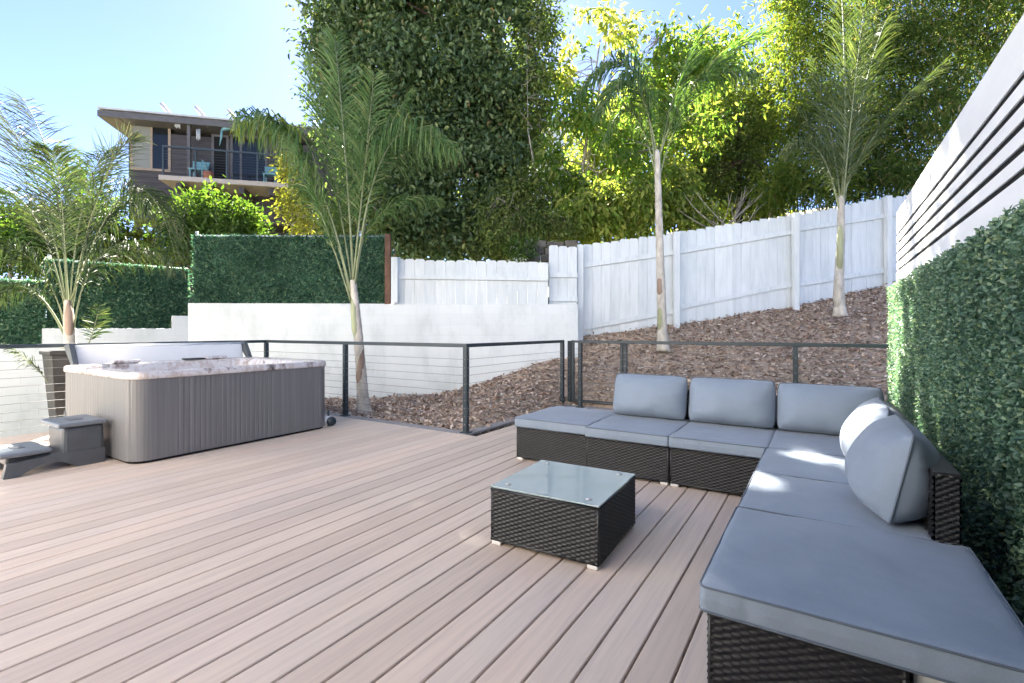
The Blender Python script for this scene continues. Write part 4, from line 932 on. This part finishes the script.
for px in (169, 201, 232):
    s = hs(px); c = HA @ Vector((s, -.5, 9.62)); d = HA.to_3x3() @ Vector((.22, 0, -.26))
    MB().tube([c - d * .9 + Vector((0, 0, .1)), c + d * .55 + Vector((0, 0, .1))], [.07, .09], 8).build('roof_lamp', M['roofing'], roof)
# windows and doors
def window(s0, s1, z0, z1, name='window', pane='pane', mull=0, fm='trim'):
    f = MB(); w_ = .09
    f.box((s0, -.05, z0), (s0 + w_, -.013, z1), 0, HA); f.box((s1 - w_, -.05, z0), (s1, -.013, z1), 0, HA); f.box((s0 + w_, -.05, z1 - w_), (s1 - w_, -.013, z1), 0, HA); f.box((s0 + w_, -.05, z0), (s1 - w_, -.013, z0 + w_), 0, HA)
    if mull: f.box((mull - .04, -.048, z0 + w_), (mull + .04, -.013, z1 - w_), 0, HA)
    fo = f.build(name, M[fm], t)
    HB('pane', s0 + w_, s1 - w_, -.03, -.014, z0 + w_, z1 - w_, pane, fo); return fo
wo = window(hs(130.5), hs(168), hz(171, 150), hz(123, 150), mull=hs(150)); HB('curtain', hs(132), hs(149), -.036, -.031, hz(169, 150), hz(126, 150), 'curtain', wo)
window(hs(207), hs(224), zfl + .02, hz(135, 215), 'door', 'black', fm='fascia'); window(hs(225.5), hs(263), zfl + .02, hz(136, 245), 'sliding_door', 'pane', hs(236), fm='fascia')  # left door filled with near black, the shade of its opening painted
HB('frame_post', hs(189), hs(192), -.62, -.5, zfl, 9.17, 'fascia')
HB('stilt', .1, .25, .15, .3, .5, hz(219, 129), 'fascia')
# balcony
b0, b1 = hs(174), hs(292); bal = HB('balcony', b0, b1, -1.62, -.013, zfl - .17, zfl, 'beige')
for k2 in range(4): s = b0 + .6 + k2 * (b1 - b0 - 1.2) / 3; HB('joist', s - .09, s + .09, -1.5, -.02, zfl - .48, zfl - .222, 'siding', bal)
br = MB(); br.box((b0 + .1, -1.6, zfl + 1.04), (b1, -1.53, zfl + 1.1), 0, HA)
for s in np.linspace(b0 + .1, b1 - .06, 5): br.box((s, -1.59, zfl + .002), (s + .05, -1.54, zfl + 1.039), 0, HA)
for q in range(9): br.tube([HA @ Vector((b0 + .1, -1.565, zfl + .1 + q * .1)), HA @ Vector((b1, -1.565, zfl + .1 + q * .1))], .006, 4)
br.build('balcony_railing', M['steel'], bal)
CG = 'teal chairs on the neighbouring balcony'
def chair(px, label, flip=1):
    s = hs(px); o = HA @ Vector((s, -1.0, zfl)); c = thing('balcony_chair', o, label, 'chair', CG)
    HB('seat', s - .25, s + .25, -1.25, -.8, zfl + .4, zfl + .45, 'teal', c, .01)
    MB().add([HA @ Vector(p) for p in ((s - .25, -.82, zfl + .45), (s + .25, -.82, zfl + .45), (s + .3, -.66, zfl + .88), (s - .3, -.66, zfl + .88), (s - .25, -.78, zfl + .45), (s + .25, -.78, zfl + .45), (s + .3, -.62, zfl + .88), (s - .3, -.62, zfl + .88))], [(0, 1, 2, 3), (7, 6, 5, 4), (0, 4, 5, 1), (1, 5, 6, 2), (2, 6, 7, 3), (3, 7, 4, 0)]).build('backrest', M['teal'], c)
    for a in (-.22, .18):
        for b in (-1.22, -.86): HB('leg', s + a, s + a + .04, b, b + .04, zfl + .003, zfl + .399, 'teal', c)
chair(203, 'teal chair on the balcony beside the post, left of the plant pot'); chair(272, 'teal chair at the right end of the balcony')
s = hs(213); o = HA @ Vector((s, -1.1, zfl)); c = thing('plant_pot', o, 'terracotta plant pot on the balcony in front of the dark doorway', 'plant pot')
MB().tube([HA @ Vector((s, -1.1, zfl + .003)), HA @ Vector((s, -1.1, zfl + .36))], [.14, .2], 12).build('pot', M['terracotta'], c)
MB().tube([HA @ Vector((s, -1.1, zfl + .36)), HA @ Vector((s - .12, -1.1, zfl + .7)), HA @ Vector((s - .22, -1.1, zfl + .82))], [.05, .06, .01], 6).build('plant_stem', M['teal'], c)
# hanging things under the eaves
def bird(px, py, label, mt, sc=1.):
    s = hs(px); z = hz(py, px); o = HA @ Vector((s, -.6, z)); c = thing('hanging_ornament', o, label, 'ornament', 'ornaments hanging from the eaves of the house')
    P = lambda a, b: HA @ Vector((s + a * sc, -.6, z + b * sc))
    MB().tube([P(.35, .05), P(.2, .12), P(0, .08), P(-.12, -.02)], [.02, .1, .11, .04], 8).build('body', M[mt], c)
    MB().tube([P(-.12, -.02), P(-.14, -.3), P(-.2, -.62)], [.05, .04, .012], 6).build('tail', M[mt], c)
    MB().tube([P(0, .1), HA @ Vector((s, -.6, 9.17))], .006, 4).build('cord', M['cable'], c)
bird(225, 136, 'teal bird shaped ornament hanging before the dark doorway', 'teal')
for px, py, lb, n_ in ((180, 127, 'grey wind chime hanging beside the post under the eaves', 4), (200, 139, 'white wind chime hanging right of the post', 3), (208, 130, 'small round pale ornament hanging under the eaves', 1)):
    s = hs(px); z = hz(py, px); o = HA @ Vector((s, -.6, z)); c = thing('wind_chime' if n_ > 1 else 'hanging_ornament', o, lb, 'wind chime' if n_ > 1 else 'ornament', 'ornaments hanging from the eaves of the house')
    if n_ == 1: MB().tube([HA @ Vector((s, -.63, z)), HA @ Vector((s, -.57, z))], [.12, .12], 12).build('disc', M['roofing'], c)
    else:
        for q in range(n_): MB().tube([HA @ Vector((s - .07 + .05 * q, -.6, z - .25 - .04 * (q % 2))), HA @ Vector((s - .07 + .05 * q, -.6, z + .15))], .022, 6).build('chime_tube', M['roofing'], c)
    MB().tube([HA @ Vector((s, -.6, z + (.12 if n_ == 1 else .15))), HA @ Vector((s, -.6, 9.17))], .006, 4).build('cord', M['cable'], c)
# white building far behind the trees
p = at(545, 30); t2 = thing('white_house', (p[0], p[1], 3), 'white building glimpsed between the tree trunks', 'house'); A = rotz(TH, (p[0], p[1], 0))
MB().box((p[0] - 3.2, p[1], 2), (p[0] + 2.0, p[1] + 5, zat(128, 30)), 0, A).build('wall', M['whitewall'], t2)
MB().box((p[0] - 3.5, p[1] - .5, zat(163, 30)), (p[0] + 2.2, p[1] - .01, zat(159, 30)), 0, A).build('eave', M['galv'], t2)
MB().box((p[0] - 3.6, p[1] - .3, zat(127.5, 30)), (p[0] + 2.4, p[1] + 5.3, zat(124, 30)), 0, A).build('roof', M['roofing'], t2)

# unseen white house of the deck, added behind the viewer to bounce sunlight
t = thing('house', (-2, -4.6, 0), 'white stucco house with glass doors opening on to the deck', 'house')
mb = MB(); ops = [(-9.2, -6.4, .05, 2.15), (-5.2, -2.2, .05, 2.15), (-9, -7, 3.8, 5.2), (-4.4, -1.8, 3.8, 5.2), (1.2, 3.2, 3.8, 5.2)]
xs = sorted({-14, 9} | {o[0] for o in ops} | {o[1] for o in ops}); zs_ = sorted({-.4, 8.2} | {o[2] for o in ops} | {o[3] for o in ops})
for xa, xb in zip(xs[:-1], xs[1:]):
    for za, zb in zip(zs_[:-1], zs_[1:]):
        if any(o[0] <= xa and xb <= o[1] and o[2] <= za and zb <= o[3] for o in ops): continue
        mb.add([(xa, -4.6, za), (xb, -4.6, za), (xb, -4.6, zb), (xa, -4.6, zb)], [(3, 2, 1, 0)])
mb.add([(-14, -11, -.4), (-14, -4.6, -.4), (-14, -4.6, 8.2), (-14, -11, 8.2), (9, -11, -.4), (9, -4.6, -.4), (9, -4.6, 8.2), (9, -11, 8.2)], [(0, 1, 2, 3), (7, 6, 5, 4), (0, 3, 7, 4)])
mb.build('wall', M['whitewall'], t)
B('wing', (-.9, -4.59, -.05), (9, -.38, 3.2), M['siding'], t)  # dark unseen wing, added to keep bounced light off the sofa fronts
B('roof', (-14.3, -11.3, 8.2), (9.3, -4.4, 8.45), M['roofing'], t)
for o in ops:
    f = MB(); f.box((o[0], -4.68, o[2]), (o[0] + .07, -4.58, o[3])); f.box((o[1] - .07, -4.68, o[2]), (o[1], -4.58, o[3])); f.box((o[0] + .07, -4.68, o[3] - .07), (o[1] - .07, -4.58, o[3])); f.box((o[0] + .07, -4.68, o[2]), (o[1] - .07, -4.58, o[2] + .07))
    c = (o[0] + o[1]) / 2; f.box((c - .03, -4.67, o[2] + .07), (c + .03, -4.59, o[3] - .07))
    fo = f.build('window' if o[2] > .5 else 'glass_door', M['fascia'], t); B('pane', (o[0] + .07, -4.64, o[2] + .07), (o[1] - .07, -4.62, o[3] - .07), M['pane'], fo)

# ------------------------------------------------------------------ shrubs at left
tree('bright_shrub', 'bright green glossy shrub in front of the neighbouring balcony', 'shrub', None, [(215, 275, 12.5), (214, 250, 12.5), (214, 215, 12.5)],
     [(212, 218, 12.5, 1.0, .65, .7), (185, 235, 12.3, .6, .6, .6), (240, 228, 12.5, .7, .45, .6), (215, 240, 12.3, 1.1, .5, .7), (255, 240, 12.4, .3, .35, .3)], 210, 40, .14, .42, 'lf_bright', 'bark_grey', .26, -.3, .3, .06, 10, seed=41, cut=False)
tree('flowering_shrub', 'yellow flowering shrub behind the hedge screen beside the second palm', 'shrub', None, [(292, 260, 11.5), (292, 230, 11.5), (293, 190, 11.5)],
     [(292, 205, 11.5, .35, .4, .3), (290, 165, 11.6, .25, .5, .3), (300, 225, 11.5, .35, .3, .3)], 46, 34, .1, .5, 'lf_flower', 'bark_grey', .2, .2, .2, .03, 6, seed=42, cut=False)
LG = 'garden shrubs behind the left hedge screens'
for args in (('yellow leaved shrub under the corner of the dark house', [(120, 255, 13, 1.3, .5, .7), (140, 240, 13.2, .7, .5, .5), (160, 262, 13, .8, .4, .5)], 'lf_flower', 51), ('leafy green shrub behind the left palm', [(75, 225, 12, 1.0, .8, .7), (60, 260, 11.5, 1.0, .5, .6), (95, 215, 12.6, .7, .5, .6), (75, 180, 12.4, .35, .5, .4)], 'lf_bright', 52), ('light green shrub at the far left edge above the lowest hedge screen', [(10, 255, 11, 1.2, .5, .6), (-20, 235, 11.5, .8, .7, .6), (30, 245, 11.2, .7, .4, .5)], 'lf_bright', 53),  # first shrub: yellow light on it is painted by the leaf colour
             ('dark green shrub low at the left edge behind the first palm', [(20, 225, 14, 1.3, .6, .8), (45, 240, 14, .9, .6, .7)], 'lf_olive', 54)):
    lb, bl, mt, sd = args; c = bl[0]
    tree('garden_shrub', lb, 'shrub', LG, [(c[0], 300, c[2]), (c[0], 270, c[2]), (c[0], c[1], c[2])], bl, 150, 36, .13, .42, mt, 'bark_grey', .28, .1, .3, .05, 8, seed=sd, cut=False)
tree('garden_shrub', 'dark shrub filling the gap between the house and the evergreen', 'shrub', LG, [(365, 262, 13.6), (365, 240, 13.6), (365, 200, 13.6)], [(365, 220, 13.5, .9, .9, .7), (335, 225, 13.7, .6, .5, .5)], 90, 40, .12, .42, 'lf_olive', 'bark_grey', .3, .2, .3, .05, 8, seed=55, cut=False)
